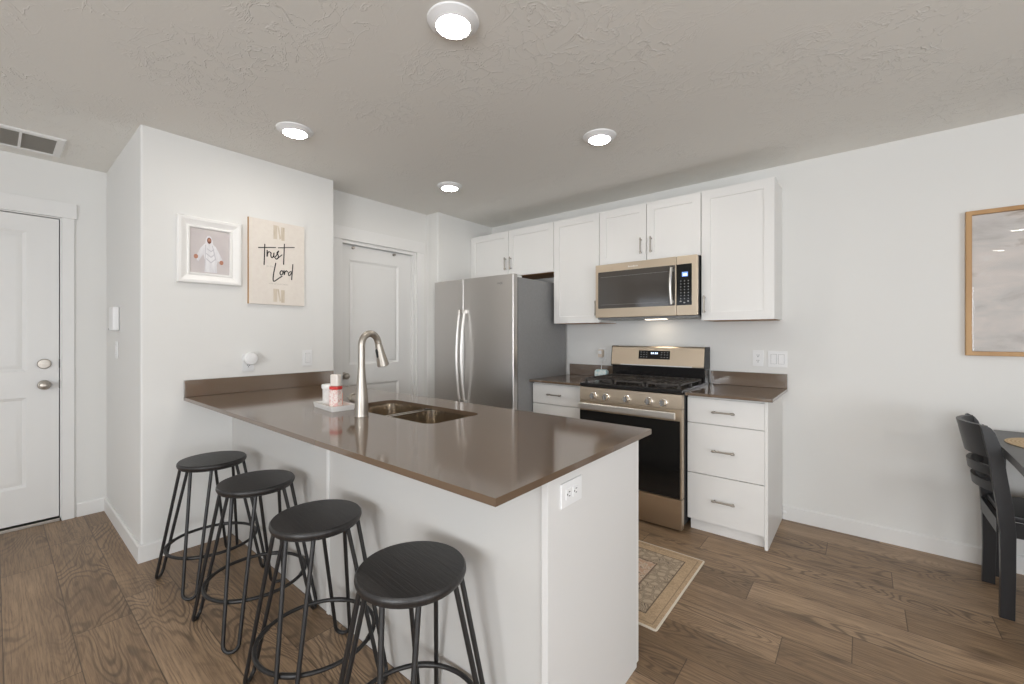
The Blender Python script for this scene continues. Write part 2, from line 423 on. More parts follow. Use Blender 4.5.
nt.links.new(tr.outputs[0], mx.inputs[1]); nt.links.new(gl.outputs[0], mx.inputs[2]); nt.links.new(mx.outputs[0], o_.inputs[0])
for k, (side, a0, a1, z0, z1) in enumerate(WIN):
    w = thing('window_%d' % (k+1), ('white-framed window in the wall behind the camera, left', 'white-framed window in the wall behind the camera, right', 'white-framed window in the right wall')[k], 'window',
              ((a0+a1)/2, FY-0.06, z0) if side == 'front' else (RX+0.06, (a0+a1)/2, z0), kind='structure')
    fr = MB(); pn = MB(); am = (a0+a1)/2
    for (p0, p1, q0, q1) in ((a0, a0+0.05, z0, z1), (a1-0.05, a1, z0, z1), (a0+0.05, a1-0.05, z0, z0+0.05), (a0+0.05, a1-0.05, z1-0.05, z1), (am-0.025, am+0.025, z0+0.05, z1-0.05)):
        if side == 'front': fr.box(p0, p1, FY-0.1, FY-0.04, q0, q1)
        else: fr.box(RX+0.04, RX+0.1, p0, p1, q0, q1)
    if side == 'front': pn.box(a0+0.05, a1-0.05, FY-0.072, FY-0.066, z0+0.05, z1-0.05)
    else: pn.box(RX+0.066, RX+0.072, a0+0.05, a1-0.05, z0+0.05, z1-0.05)
    fr.build('window_frame', M['trim'], w); pn.build('pane', glass, w)

# baseboards
def baseboard(name, p0, p1, nrm, h=0.098, t=0.014):
    """runs from p0 to p1 (xy); nrm points into the room"""
    mb = MB(); prof = [(0.0005, 0), (t, 0), (t, h-0.008), (t-0.006, h), (0.0005, h)]
    x0, y0 = p0; x1, y1 = p1; nx, ny = nrm
    A = [mb.bm.verts.new((x0+nx*d, y0+ny*d, z)) for d, z in prof]; B = [mb.bm.verts.new((x1+nx*d, y1+ny*d, z)) for d, z in prof]
    n = len(prof)
    for i in range(n): mb.bm.faces.new((A[i], A[(i+1) % n], B[(i+1) % n], B[i]))
    mb.bm.faces.new(A); mb.bm.faces.new(B)
    return structure(mb.build(name, M['trim']))
baseboard('baseboard_back', (1.2335, 0), (RX, 0), (0, -1))
baseboard('baseboard_left', (XP, YE), (XP, -2.562), (1, 0))
baseboard('baseboard_entry_side', (XE+0.015, YE), (XP+0.014, YE), (0, -1))
baseboard('baseboard_entry', (XE, YE-0.0), (XE, -3.150), (1, 0))
baseboard('baseboard_front', (XE, FY), (RX, FY), (0, 1))
baseboard('baseboard_right', (RX, FY+0.015), (RX, -0.015), (-1, 0))
# door casings
def casing(name, X, y0, y1, ztop, w=0.062, t=0.016, head=0.105, ext=0.012, leftleg=True, w2=None):
    mb = MB()
    if leftleg: mb.box(X+0.0005, X+t, y0-w, y0-0.002, 0, ztop, 0.002)
    mb.box(X+0.0005, X+t, y1+0.002, y1+(w2 or w), 0, ztop, 0.002)
    mb.box(X+0.0005, X+t+0.004, y0-w-ext, y1+(w2 or w)+ext, ztop, ztop+head, 0.002)
    return structure(mb.build(name, M['trim']))
casing('trim_1', XE, EY0, EY1, EZ)
casing('trim_2', XD, PY0, PY1, PZ, w=0.075, w2=0.088)

# entry door (faces +x)
def door(name, label, X, y0, y1, z0, z1, panels, prof, th=0.04):
    d = thing(name, label, 'door', (X-th/2, (y0+y1)/2, z0), kind='structure')
    MB().panel(lambda a, b_, dd: (X+dd, a, b_), y0, y1, z0, z1, th, panels, prof).build('door_leaf', M['doorpaint'], d, 20)
    return d
raised = [(0.018, -0.010), (0.022, -0.010), (0.05, -0.001)]
d1 = door('door_1', 'white two-panel entry door with knob and deadbolt', XE-0.012, EY0+0.012, -3.236, 0.032, 2.092,
          [(-4.0, -3.385, 1.045, 1.985), (-4.0, -3.385, 0.27, 0.87)], raised)
XF = XE-0.012
MB().lathe([(0.0, 0.0), (0.033, 0.0), (0.033, 0.006), (0.029, 0.012), (0.013, 0.016), (0.012, 0.034), (0.02, 0.040), (0.028, 0.052), (0.029, 0.060), (0.024, 0.070), (0.012, 0.075), (0, 0.076)], (XF, -3.305, 0.948), 'x').build('door_knob', M['nickel'], d1)
bd = MB().lathe([(0, 0), (0.033, 0), (0.034, 0.008), (0.030, 0.016), (0.024, 0.017), (0.0, 0.017)], (XF, -3.305, 1.092), 'x').build('deadbolt', M['nickel'], d1)
MB().rbox(XF+0.017, XF+0.032, -3.325, -3.285, 1.088, 1.096, 'x', 0.003).build('thumb_turn', M['nickel'], bd)
jm = MB(); jm.box(XE-0.1, XE-0.0005, EY1-0.006, EY1-0.0005, 0.02, EZ-0.001); jm.box(XE-0.1, XE-0.0005, EY0+0.0005, EY0+0.006, 0.02, EZ-0.001); jm.box(XE-0.1, XE-0.0005, EY0+0.006, EY1-0.006, EZ-0.007, EZ-0.001)
jm.build('door_jamb', M['trim'], d1)
for z in (0.948, 1.092):
    MB().box(XE-0.05, XE-0.004, EY1-0.0095, EY1-0.0062, z-0.03, z+0.03).build('strike_plate', M['black'], d1)
MB().box(XE-0.09, XE+0.006, EY0+0.006, EY1-0.006, 0.0, 0.020, 0.003).build('threshold', M['nickel'], d1)
structure(MB().box(XE-0.2, XE-0.1, EY0-0.1, EY1+0.1, 0.0, EZ+0.1).build('trim_3', M['dark_recess']), 'dark panel behind the entry door')  # dark slab covering the whole opening behind the door

# pantry door (faces +x, set back in its opening)
XQ = XD-0.038
d2 = door('door_2', 'white two-panel pantry door behind the faucet', XQ, PY0+0.018, PY1-0.034, 0.012, 2.058,
          [(-1.600, -1.094, 1.035, 1.935), (-1.600, -1.094, 0.25, 0.862)], raised, 0.036)
jm = MB(); jm.box(XD-0.1, XD-0.0005, PY1-0.030, PY1-0.0005, 0, PZ-0.0005); jm.box(XD-0.1, XD-0.0005, PY0+0.0005, PY0+0.016, 0, PZ-0.0005); jm.box(XD-0.1, XD-0.0005, PY0+0.016, PY1-0.030, PZ-0.026, PZ-0.0005)
jm.build('door_jamb', M['trim'], d2)
MB().lathe([(0.0, 0.0), (0.030, 0.0), (0.030, 0.006), (0.012, 0.012), (0.011, 0.03), (0.020, 0.036), (0.027, 0.047), (0.027, 0.056), (0.020, 0.066), (0, 0.070)], (XQ, -1.648, 0.945), 'x').build('door_knob', M['nickel'], d2)
for y in (-1.565, -1.150):
    MB().lathe([(0, 0), (0.012, 0), (0.012, 0.004), (0.007, 0.008), (0.007, 0.02), (0.011, 0.024), (0.0, 0.028)], (XQ, y, 2.038), 'x', 16).build('hook_stud', M['nickel'], d2)

# ---------------------------------------------------------------- base cabinets and worktops
CT, CB = 0.914, 0.894                       # worktop top and underside
def hpull(xc, z, yf, half=0.068):
    mb = MB()
    mb.tube([(xc-half, yf-0.028, z), (xc+half, yf-0.028, z)], 0.0052, 12)
    for s in (-1, 1):
        mb.tube([(xc+s*(half-0.014), yf-0.0005, z), (xc+s*(half-0.014), yf-0.028, z)], 0.0050, 10)
        mb.lathe([(0, -0.009), (0.0065, -0.009), (0.0078, -0.004), (0.0078, 0.004), (0.0065, 0.009), (0, 0.009)], (xc+s*(half-0.014), yf-0.028, z), 'x', 14)
    return mb
def vpull(x, zc, yf, half=0.062):
    mb = MB()
    mb.tube([(x, yf-0.028, zc-half), (x, yf-0.028, zc+half)], 0.0050, 12)
    for s in (-1, 1):
        mb.tube([(x, yf-0.0005, zc+s*(half-0.014)), (x, yf-0.028, zc+s*(half-0.014))], 0.0048, 10)
        mb.lathe([(0, -0.009), (0.006, -0.009), (0.0074, -0.004), (0.0074, 0.004), (0.006, 0.009), (0, 0.009)], (x, yf-0.028, zc+s*(half-0.014)), 'z', 14)
    return mb
YB = -0.597                                 # faces of the base cabinets
def base_cabinet(label, x0, x1, zs, pull_x, side):
    c = thing('base_cabinet', label, 'cabinet', ((x0+x1)/2, -0.3, 0), 'base cabinets beside the range')
    mb = MB(); mb.box(x0, x1-0.018, YB+0.0205, -0.001, 0.088, CB-0.001)
    mb.build('cabinet_body', M['cabinet'], c)
    if side:
        MB().box(x1-0.0178, x1, YB+0.0005, -0.001, 0.0, CB-0.001, 0.001).build('end_panel', M['cabinet'], c)
    else:
        MB().box(x1-0.0178, x1, YB+0.0205, -0.001, 0.088, CB-0.001).build('end_panel', M['cabinet'], c)
    MB().box(x0+0.012, x1-0.019, YB+0.040, YB+0.055, 0.0, 0.0875).build('toe_kick', M['cabinet'], c)
    for z0, z1 in zs:
        d = MB().box(x0+0.002, x1-0.0185, YB, YB+0.0195, z0, z1, 0.0012).build('drawer_front', M['cabinet'], c)
        pz = (z0+z1)/2
        hpull(pull_x, pz, YB).build('pull', M['nickel'], d)
    return c
base_cabinet('white three-drawer base cabinet right of the gas range', 0.7665, 1.232, [(0.7165, 0.878), (0.387, 0.7115), (0.080, 0.382)], 0.990, True)
base_cabinet('white drawer base cabinet between refrigerator and gas range', -0.512, -0.0035, [(0.7165, 0.878), (0.387, 0.7115), (0.080, 0.382)], -0.283, False)
def worktop(label, x0, x1, bx0, bx1):
    t = thing('countertop', label, 'countertop', ((x0+x1)/2, -0.32, CB), 'brown countertops along the range wall')
    MB().box(x0, x1, -0.645, -0.001, CB, CT, 0.0025).build('slab', M['quartz'], t)
    MB().box(bx0, bx1, -0.021, -0.001, CT+0.0003, 1.016, 0.002).build('backsplash', M['quartz'], t)
worktop('short brown quartz countertop right of the gas range', 0.7655, 1.263, 0.7655, 1.263)
worktop('short brown quartz countertop between refrigerator and range', -0.513, -0.0025, -0.500, -0.0025)

# peninsula
PXE, PYK, PYC = 0.990, -2.541, -1.921
pc = thing('peninsula_cabinet', 'white breakfast-bar base of the peninsula behind the black stools', 'cabinet', (-0.25, -2.25, 0))
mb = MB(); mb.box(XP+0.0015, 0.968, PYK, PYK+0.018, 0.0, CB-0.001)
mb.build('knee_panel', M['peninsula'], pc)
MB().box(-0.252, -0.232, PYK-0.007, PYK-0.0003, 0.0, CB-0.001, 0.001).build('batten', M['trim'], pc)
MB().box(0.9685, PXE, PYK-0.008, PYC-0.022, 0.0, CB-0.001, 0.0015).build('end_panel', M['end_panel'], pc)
mb = MB(); mb.box(-0.83, 0.968, PYK+0.0185, PYC-0.021, 0.10, 0.60); mb.box(-0.83, 0.968, PYK+0.0185, PYC-0.08, 0.0, 0.0995)
mb.build('cabinet_body', M['cabinet'], pc)
for x0, x1 in ((0.545, 0.988), (0.098, 0.541), (-0.350, 0.094), (-0.826, -0.354)):
    d = MB().box(x0, x1, PYC-0.020, PYC, 0.012 if x1 > 0.9 else 0.105, CB-0.012, 0.0015).build('door', M['cabinet'], pc)
    px = x0+0.05 if (x0 > 0.5 or -0.4 < x0 < 0) else x1-0.05
    mbp = MB(); mbp.tube([(px, PYC+0.028, 0.70), (px, PYC+0.028, 0.83)], 0.005)
    for z in (0.715, 0.815): mbp.tube([(px, PYC+0.0005, z), (px, PYC+0.028, z)], 0.0048)
    mbp.build('pull', M['nickel'], d)
PXN, PYN, PYF = 1.017, -2.798, -1.863
SX0, SX1, SY0, SY1 = -0.445, 0.272, -2.372, -2.050
pt = thing('countertop', 'long glossy brown quartz peninsula countertop with undermount sink', 'countertop', (-0.24, -2.33, CB))
mb = MB(); mb.holed([(XP+0.001, PYN), (PXN, PYN), (PXN, PYF), (XP+0.001, PYF)], rrect(SX0, SX1, SY0, SY1, 0.055, 8)[::-1], CB, CT)
mb.build('slab', M['quartz'], pt, 30)
MB().box(XP+0.001, XP+0.021, PYN, PYF, CT+0.0003, 1.016, 0.002).build('backsplash', M['quartz'], pt)

# sink
sk = thing('kitchen_sink', 'double-bowl stainless steel sink set under the peninsula countertop', 'sink', (-0.09, -2.21, 0.70))
def bowl(x0, x1, y0, y1, depth):
    mb = MB(); top = CB-0.0015; th = 0.002; r = 0.050
    L = [(rrect(x0-0.012, x1+0.012, y0-0.012, y1+0.012, r+0.01, 8), top), (rrect(x0, x1, y0, y1, r, 8), top), (rrect(x0+0.004, x1-0.004, y0+0.004, y1-0.004, r, 8), top-depth+0.03),
         (rrect(x0+0.02, x1-0.02, y0+0.02, y1-0.02, r-0.012, 8), top-depth), (rrect(x0+0.02, x1-0.02, y0+0.02, y1-0.02, r-0.012, 8), top-depth-th),
         (rrect(x0-0.002, x1+0.002, y0-0.002, y1+0.002, r, 8), top-depth+0.03), (rrect(x0-0.004, x1+0.004, y0-0.004, y1+0.004, r, 8), top-th), (rrect(x0-0.012, x1+0.012, y0-0.012, y1+0.012, r+0.01, 8), top-th)]
    R = [[mb.bm.verts.new((p[0], p[1], z)) for p in lp] for lp, z in L]
    n = len(R[0])
    for a, b_ in list(zip(R, R[1:]))+[(R[-1], R[0])]:
        if a is R[3]: continue
        for k in range(n): mb.bm.faces.new((a[k], a[(k+1) % n], b_[(k+1) % n], b_[k]))
    mb.bm.faces.new(R[3]); mb.bm.faces.new(R[4][::-1])
    return mb
for x0, x1, dp in ((SX0-0.004, -0.145, 0.17), (-0.105, SX1+0.004, 0.19)):
    bo = bowl(x0, x1, SY0-0.006, SY1+0.006, dp).build('bowl', M['steel_sink'], sk, 40)
    MB().lathe([(0, 0.0003), (0.045, 0.0003), (0.043, 0.004), (0.034, 0.004), (0.03, -0.001), (0, -0.001)], ((x0+x1)/2, -2.21, CB-0.0015-dp), 'z', 24).build('drain', M['chrome'], bo)

# faucet
fx, fy_ = -0.124, -2.446
fc = thing('kitchen_faucet', 'tall brushed nickel gooseneck pull-down faucet beside the sink', 'faucet', (fx, fy_, CT))
MB().lathe([(0, 0), (0.0315, 0), (0.0315, 0.006), (0.0300, 0.012), (0.0300, 0.05), (0.0290, 0.080), (0.0255, 0.115), (0.0212, 0.155), (0.0180, 0.190), (0.0168, 0.215), (0.0168, 0.222), (0, 0.222)], (fx, fy_, CT+0.0003), 'z', 32).build('faucet_body', M['nickel'], fc)
dirv = Vector((-0.15, 0.9888, 0)); pts = []
top = CT+0.222
R_, zc = 0.050, CT+0.326
pts.append(Vector((fx, fy_, top-0.004))); pts.append(Vector((fx, fy_, top+0.04))); pts.append(Vector((fx, fy_, zc-0.02)))
for k in range(0, 17):
    a = math.radians(180-k*168/16); pts.append(Vector((fx, fy_, zc))+dirv*(R_+R_*math.cos(a))+Vector((0, 0, 1))*R_*math.sin(a)*1.1)
dn = (pts[-1]-pts[-2]).normalized()
MB().tube(pts, 0.0160, 16).build('spout', M['nickel'], fc, 60)
hp = pts[-1]+dn*0.002
hd = MB().tube([hp, hp+dn*0.012, hp+dn*0.014, hp+dn*0.04, hp+dn*0.085, hp+dn*0.112, hp+dn*0.115], [0.0155, 0.0160, 0.0172, 0.0195, 0.0255, 0.0285, 0.025], 20).build('spray_head', M['nickel'], fc, 50)
sv = dn.cross(Vector((0, 0, 1))).normalized(); fo = -dirv
bt = MB(); q = hp+dn*0.05+fo*0.021
bt.tube([q-dn*0.02, q-dn*0.012, q+dn*0.018, q+dn*0.024], [0.003, 0.0055, 0.0065, 0.003], 10)
bt.build('spray_button', M['black'], hd)
hz = CT+0.076
hn = MB(); hn.tube([(fx-0.0285, fy_, hz), (fx-0.066, fy_, hz)], 0.017, 20); hn.tube([(fx-0.0662, fy_, hz), (fx-0.080, fy_, hz)], 0.0215, 20)
hn.tube([(fx-0.0802, fy_, hz), (fx-0.092, fy_-0.004, hz+0.002), (fx-0.106, fy_-0.012, hz+0.006)], [0.0085, 0.007, 0.005], 12)
hn.build('handle', M['nickel'], fc)

# soap tray with its contents
def rot_about(o, c, ang):
    o.data.transform(Matrix.Translation(-Vector(c))); o.data.transform(Matrix.Rotation(ang, 4, 'Z')); o.location = c; return o
tc = (-0.427, -2.418, CT)
tr_ = thing('soap_tray', 'small white ceramic tray beside the faucet', 'tray', tc)
ta = math.radians(-6)
mb = MB(); x0, x1, y0, y1 = tc[0]-0.122, tc[0]+0.122, tc[1]-0.062, tc[1]+0.062
L = [(rrect(x0+0.006, x1-0.006, y0+0.006, y1-0.006, 0.006), CT+0.0004), (rrect(x0, x1, y0, y1, 0.008), CT+0.026), (rrect(x0+0.006, x1-0.006, y0+0.006, y1-0.006, 0.004), CT+0.026), (rrect(x0+0.011, x1-0.011, y0+0.011, y1-0.011, 0.004), CT+0.010)]
Rr = [[mb.bm.verts.new((p[0], p[1], z)) for p in lp] for lp, z in L]; n = len(Rr[0])
for a, b_ in zip(Rr, Rr[1:]):
    for k in range(n): mb.bm.faces.new((a[k], a[(k+1) % n], b_[(k+1) % n], b_[k]))
mb.bm.faces.new(Rr[0]); mb.bm.faces.new(Rr[-1])
mb.build('tray', M['white_ceramic'], tr_)
tr_.rotation_euler.z = ta
def on_tray(dx, dy):
    c, s = math.cos(ta), math.sin(ta); return (tc[0]+dx*c-dy*s, tc[1]+dx*s+dy*c, CT+0.0105)
m = mat('soap_label', lin(236, 230, 224), 0.4); nt, b = nodes(m)
v = coords(nt); vz = nt.nodes.new('ShaderNodeSeparateXYZ'); nt.links.new(v, vz.inputs[0])
pat = ramp(nt, noise(nt, v, 70, 3, 0.6, 1.5), [(0.50, 0.0), (0.56, 1.0)])
c_ = mixc(nt, mathn(nt, 'MULTIPLY', pat, 0.5), lin(238, 228, 222), lin(204, 92, 84))
nt.links.new(c_, b.inputs['Base Color']); M['soap_label'] = m
M['soap_red'] = mat('soap_red_band', lin(205, 62, 58), 0.35)
M['soap_pink'] = mat('soap_pink_side', lin(232, 160, 146), 0.4)
M['soap_clear'] = mat('soap_cloudy_top', lin(226, 218, 210), 0.25)
M['jar_white'] = mottled('jar_white', lin(232, 230, 226), lin(214, 212, 208), 60, 0.4)
p = on_tray(0.058, -0.014)
sb = thing('soap_bottle', 'red and white patterned soap bottle standing on the white tray', 'bottle', p)
MB().rbox(p[0]-0.025, p[0]+0.025, p[1]-0.019, p[1]+0.019, p[2], p[2]+0.092, 'z', 0.004, 3, 0.002).build('bottle_body', M['soap_label'], sb)
MB().rbox(p[0]-0.0255, p[0]+0.0255, p[1]-0.0195, p[1]+0.0195, p[2]+0.0925, p[2]+0.108, 'z', 0.004, 3, 0.002).build('red_band', M['soap_red'], sb)
MB().rbox(p[0]-0.0256, p[0]-0.0251, p[1]-0.016, p[1]+0.016, p[2]+0.004, p[2]+0.088, 'x', 0.002).build('side_label', M['soap_pink'], sb)
MB().rbox(p[0]-0.023, p[0]+0.023, p[1]-0.017, p[1]+0.017, p[2]+0.1083, p[2]+0.168, 'z', 0.008, 4, 0.006).build('bottle_top', M['soap_clear'], sb)
sb.rotation_euler.z = math.radians(22)
p = on_tray(-0.058, 0.000)
jr = thing('jar', 'small white lidded jar beside the red soap bottle on the tray', 'jar', p)
MB().lathe([(0, 0), (0.030, 0), (0.033, 0.004), (0.033, 0.082), (0.031, 0.086), (0, 0.086)], p, 'z', 28).build('jar_body', M['jar_white'], jr)
MB().lathe([(0, 0.0863), (0.037, 0.0863), (0.0385, 0.090), (0.0385, 0.104), (0.036, 0.108), (0, 0.108)], p, 'z', 28).build('lid', M['white_ceramic'], jr)
M['sponge'] = mottled('pink_sponge', lin(236, 168, 150), lin(224, 148, 130), 120, 0.9, bstr=0.3)
p = on_tray(0.004, 0.012)
spg = MB().rbox(p[0]-0.012, p[0]+0.010, p[1]-0.034, p[1]+0.030, p[2], p[2]+0.070, 'x', 0.008, 3, 0.003).build('sponge', M['sponge'])
rebase(spg, p); tag(spg, 'pink sponge standing between the white jar and soap bottle', 'sponge')

# ---------------------------------------------------------------- gas range
rg = thing('gas_range', 'stainless steel gas range with black oven door between the base cabinets', 'stove', (0.381, -0.35, 0))
RXA, RXB, RY = 0.0015, 0.7605, -0.690
mb = MB(); mb.box(RXA, RXB, -0.640, -0.024, 0.035, 0.900)
mb.build('range_body', M['black'], rg)
for x in (0.06, 0.70):
    for y in (-0.60, -0.08):
        MB().lathe([(0, 0), (0.022, 0), (0.022, 0.012), (0.012, 0.014), (0.012, 0.0348), (0, 0.0348)], (x, y, 0), 'z', 16).build('foot', M['black'], rg)
mb = MB(); mb.rbox(RXA, RXB, RY, -0.641, 0.014, 0.212, 'y', 0.004, 2, 0.002)
mb.build('storage_drawer', M['steel_warm'], rg)
od = MB().box(RXA, RXB, RY+0.003, -0.641, 0.216, 0.800, 0.002).build('oven_door', M['steel_warm'], rg)
MB().box(RXA+0.004, RXB-0.011, RY-0.002, RY+0.0025, 0.219, 0.724, 0.001).build('oven_window', M['black_glass'], od)
hb = MB(); hb.rbox(RXA+0.018, RXB-0.030, RY-0.050, RY-0.030, 0.740, 0.786, 'x', 0.008, 4, 0.002)
for x in (RXA+0.045, RXB-0.055): hb.box(x-0.012, x+0.012, RY-0.030, RY+0.0025, 0.752, 0.774)
hb.build('oven_handle', M['handle_steel'], od)
cp = MB().prism([(RY+0.002, 0.803), (RY+0.010, 0.896), (-0.641, 0.898), (-0.641, 0.803)], 'x', RXA, RXB).build('control_panel', M['steel_warm'], rg)
for x in (0.12, 0.222, 0.381, 0.541, 0.640):
    kb = MB(); c0 = (x, RY+0.0055, 0.838)
    kb.lathe([(0, 0), (0.026, 0.0), (0.027, 0.006), (0.022, 0.009), (0.0205, 0.030), (0.018, 0.034), (0, 0.034)], c0, 'y', 28, -1)
    k_ = kb.build('knob', M['chrome'], cp)
    MB().rbox(x-0.0045, x+0.0045, RY-0.0400, RY-0.0288, 0.838-0.019, 0.838+0.019, 'y', 0.003).build('knob_grip', M['grey_plastic'], k_)
ck = MB(); ck.rbox(RXA-0.0005, RXB+0.0005, -0.682, -0.150, 0.9005, 0.930, 'x', 0.006, 3); ck.box(RXA, RXB, -0.150, -0.024, 0.9005, 0.925)
ck.build('cooktop', M['black_enamel'], rg)
for (x, y, r0) in ((0.17, -0.53, 0.045), (0.17, -0.28, 0.038), (0.381, -0.41, 0.055), (0.592, -0.53, 0.05), (0.592, -0.28, 0.034)):
    MB().lathe([(0, 0.9303), (r0+0.012, 0.9303), (r0+0.012, 0.936), (r0, 0.937), (r0, 0.946), (r0*0.9, 0.949), (0, 0.949)], (x, y, 0), 'z', 28).build('burner', M['iron'], rg)
for (x0, x1) in ((0.022, 0.258), (0.263, 0.499), (0.504, 0.740)):
    g_ = MB(); y0, y1 = -0.655, -0.165
    for x in (x0+0.006, x1-0.006): g_.box(x-0.006, x+0.006, y0, y1, 0.950, 0.962, 0.002)
    for y in (y0+0.006, y1-0.006, (y0+y1)/2): g_.box(x0, x1, y-0.006, y+0.006, 0.950, 0.962, 0.002)
    for k in range(1, 6):
        x = x0+(x1-x0)*k/6; g_.box(x-0.005, x+0.005, y0+0.05, y1-0.05, 0.952, 0.963, 0.002)
    for x in (x0+0.01, x1-0.01):
        for y in (y0+0.01, y1-0.01, (y0+y1)/2): g_.box(x-0.008, x+0.008, y-0.008, y+0.008, 0.9303, 0.951)
    g_.build('grate', M['iron'], rg)
MB().prism([(-0.138, 0.9255), (-0.146, 1.036), (-0.024, 1.036), (-0.024, 0.9255)], 'x', RXA+0.004, RXB-0.004).build('vent_trim', M['black_enamel'], rg)
bg = MB(); bg.prism([(-0.165, 1.040), (-0.168, 1.052), (-0.146, 1.188), (-0.138, 1.196), (-0.026, 1.196), (-0.026, 1.040)], 'x', RXA+0.006, RXB-0.006)
bgo = bg.build('backguard', M['steel_warm'], rg)
for x0, x1 in ((RXA-0.0, RXA+0.0057), (RXB-0.0057, RXB)):
    MB().prism([(-0.165, 1.030), (-0.168, 1.052), (-0.146, 1.190), (-0.138, 1.198), (-0.024, 1.198), (-0.024, 1.030)], 'x', x0, x1).build('backguard_cap', M['black'], bgo)
MB().box(0.09, 0.67, -0.1688, -0.1655, 1.041, 1.0485).build('vent_lip', M['handle_steel'], bgo)
def on_bg(z): return -0.168+(z-1.052)*(0.022/0.136)
dp = MB().prism([(on_bg(1.096)-0.002, 1.096), (on_bg(1.163)-0.002, 1.163), (on_bg(1.163)+0.004, 1.163), (on_bg(1.096)+0.004, 1.096)], 'x', 0.246, 0.500).build('display_panel', M['black_glass'], bgo)
dg = MB()
for x in (0.348, 0.362, 0.380, 0.394):
    z0, z1 = 1.136, 1.150
    dg.prism([(on_bg(z0)-0.0032, z0), (on_bg(z1)-0.0032, z1), (on_bg(z1)-0.0015, z1), (on_bg(z0)-0.0015, z0)], 'x', x, x+0.009)
dg.build('digits', M['digits'], dp)
for x in (0.262, 0.285, 0.308, 0.43, 0.453, 0.476):
    for z in (1.110, 1.130, 1.148):
        MB().box(x, x+0.010, on_bg(z)-0.0032, on_bg(z)-0.0010, z, z+0.004).build('key', M['keys'], bgo)

# ---------------------------------------------------------------- wall cabinets
YU, ZU0, ZU1 = -0.332, 1.391, 2.316
shak = [(0.0015, -0.007), (0.004, -0.0075)]
def wall_cabinet(label, x0, x1, z0, z1, splits, pulls, y=YU, ends=(0, 0)):
    c = thing('wall_cabinet', label, 'cabinet', ((x0+x1)/2, y/2, z0), 'white shaker wall cabinets')
    MB().box(x0+0.0005, x1-0.0005, y+0.021, -0.001, z0+0.004, z1, 0.001).build('cabinet_body', M['cabinet'], c)
    MB().box(x0+0.012, x1-0.012, y+0.024, -0.004, z0+0.0005, z0+0.0038).build('underside', M['rawwood'], c)
    xs = [x0]+splits+[x1]
    for k in range(len(xs)-1):
        a0, a1 = xs[k]+0.0025, xs[k+1]-0.0025
        d = MB().panel(lambda a, b_, dd: (a, y-dd, b_), a0, a1, z0+0.002, z1-0.012, 0.0198, [(a0+0.058, a1-0.058, z0+0.060, z1-0.070)], shak).build('door', M['cabinet'], c, 20)
        px, pz = pulls[k]
        vpull(px, pz, y).build('handle', M['nickel'], d)
    return c
wall_cabinet('wide white wall cabinet over the refrigerator', XA+0.0015, -0.475, 1.859, ZU1, [-1.001], [(-1.034, 1.985), (-0.970, 1.985)])
wall_cabinet('tall white wall cabinet between microwave and refrigerator cabinet', -0.474, -0.0205, ZU0, ZU1, [], [(-0.046, 1.513)])
wall_cabinet('short white two-door wall cabinet above the microwave', -0.0195, 0.780, 1.857, ZU1, [0.381], [(0.341, 1.979), (0.421, 1.979)])
wall_cabinet('tall white wall cabinet right of the microwave', 0.781, 1.230, ZU0, ZU1, [], [(0.806, 1.505)])

# ---------------------------------------------------------------- microwave
mw = thing('microwave', 'stainless steel over-the-range microwave under the short cabinet', 'microwave', (0.38, -0.2, 1.412))
mx0, mx1, mz0, mz1, MY = -0.0165, 0.777, 1.418, 1.8555, -0.405
MB().box(mx0+0.002, mx1-0.002, MY+0.030, -0.0015, mz0+0.010, mz1-0.0005, 0.002).build('microwave_body', M['black'], mw)
MB().box(mx0+0.004, mx1-0.004, MY+0.034, -0.004, mz0-0.002, mz0+0.0095).build('bottom_grille', M['grey_plastic'], mw)
dr = MB().rbox(mx0, 0.630, MY, MY+0.0295, mz0+0.012, mz1-0.001, 'y', 0.004, 2, 0.002).build('door', M['steel_warm'], mw)
MB().rbox(0.008, 0.624, MY-0.0015, MY+0.002, 1.502, 1.795, 'y', 0.006, 3).build('door_window', M['mw_glass'], dr)
wf = MB()
for a0, a1, b0, b1 in ((0.030, 0.570, 1.752, 1.7535), (0.030, 0.570, 1.530, 1.5315)): wf.box(a0, a1, MY-0.0019, MY-0.0016, b0, b1)
wf.build('window_border', M['grey_plastic'], dr)
hb = MB(); pts = []
for k in range(13):
    t = k/12; pts.append((0.603, MY-0.022-0.022*math.sin(PI*t), 1.512+0.262*t))
hb.tube(pts, 0.0125, 12, squash=0.8)
for z in (1.528, 1.758): hb.box(0.596, 0.610, MY-0.027, MY-0.0016, z-0.010, z+0.010)
hb.build('handle', M['handle_steel'], dr)
cpn = MB().rbox(0.632, mx1, MY, MY+0.0295, mz0+0.012, mz1-0.001, 'y', 0.010, 4, 0.003).build('control_side', M['steel_warm'], mw)
kp = MB().rbox(0.6345, 0.739, MY-0.0015, MY+0.002, 1.502, 1.795, 'y', 0.004, 3).build('keypad', M['black_glass'], cpn)
MB().box(0.672, 0.712, MY-0.0025, MY-0.0016, 1.706, 1.738).build('display', M['screen'], kp)
MB().box(0.680, 0.707, MY-0.0032, MY-0.0026, 1.712, 1.726).build('digits', M['digits'], kp)
for i in range(3):
    for j in range(7):
        x = 0.660+i*0.026; z = 1.672-j*0.021
        MB().box(x, x+0.007, MY-0.0022, MY-0.0016, z, z+0.006).build('key', M['keys'], cpn)
for i, z in ((0, 1.525), (1, 1.515), (2, 1.525)): MB().rbox(0.656+i*0.026, 0.669+i*0.026, MY-0.0022, MY-0.0016, z, z+0.010, 'y', 0.004).build('key', M['keys'], cpn)
bdg = MB()
for k in range(8): bdg.box(0.265+k*0.010, 0.265+k*0.010+0.0075, MY-0.0008, MY-0.0001, 1.815, 1.826 if k in (0, 4) else 1.823)
bdg.build('maker_badge', M['handle_steel'], dr)
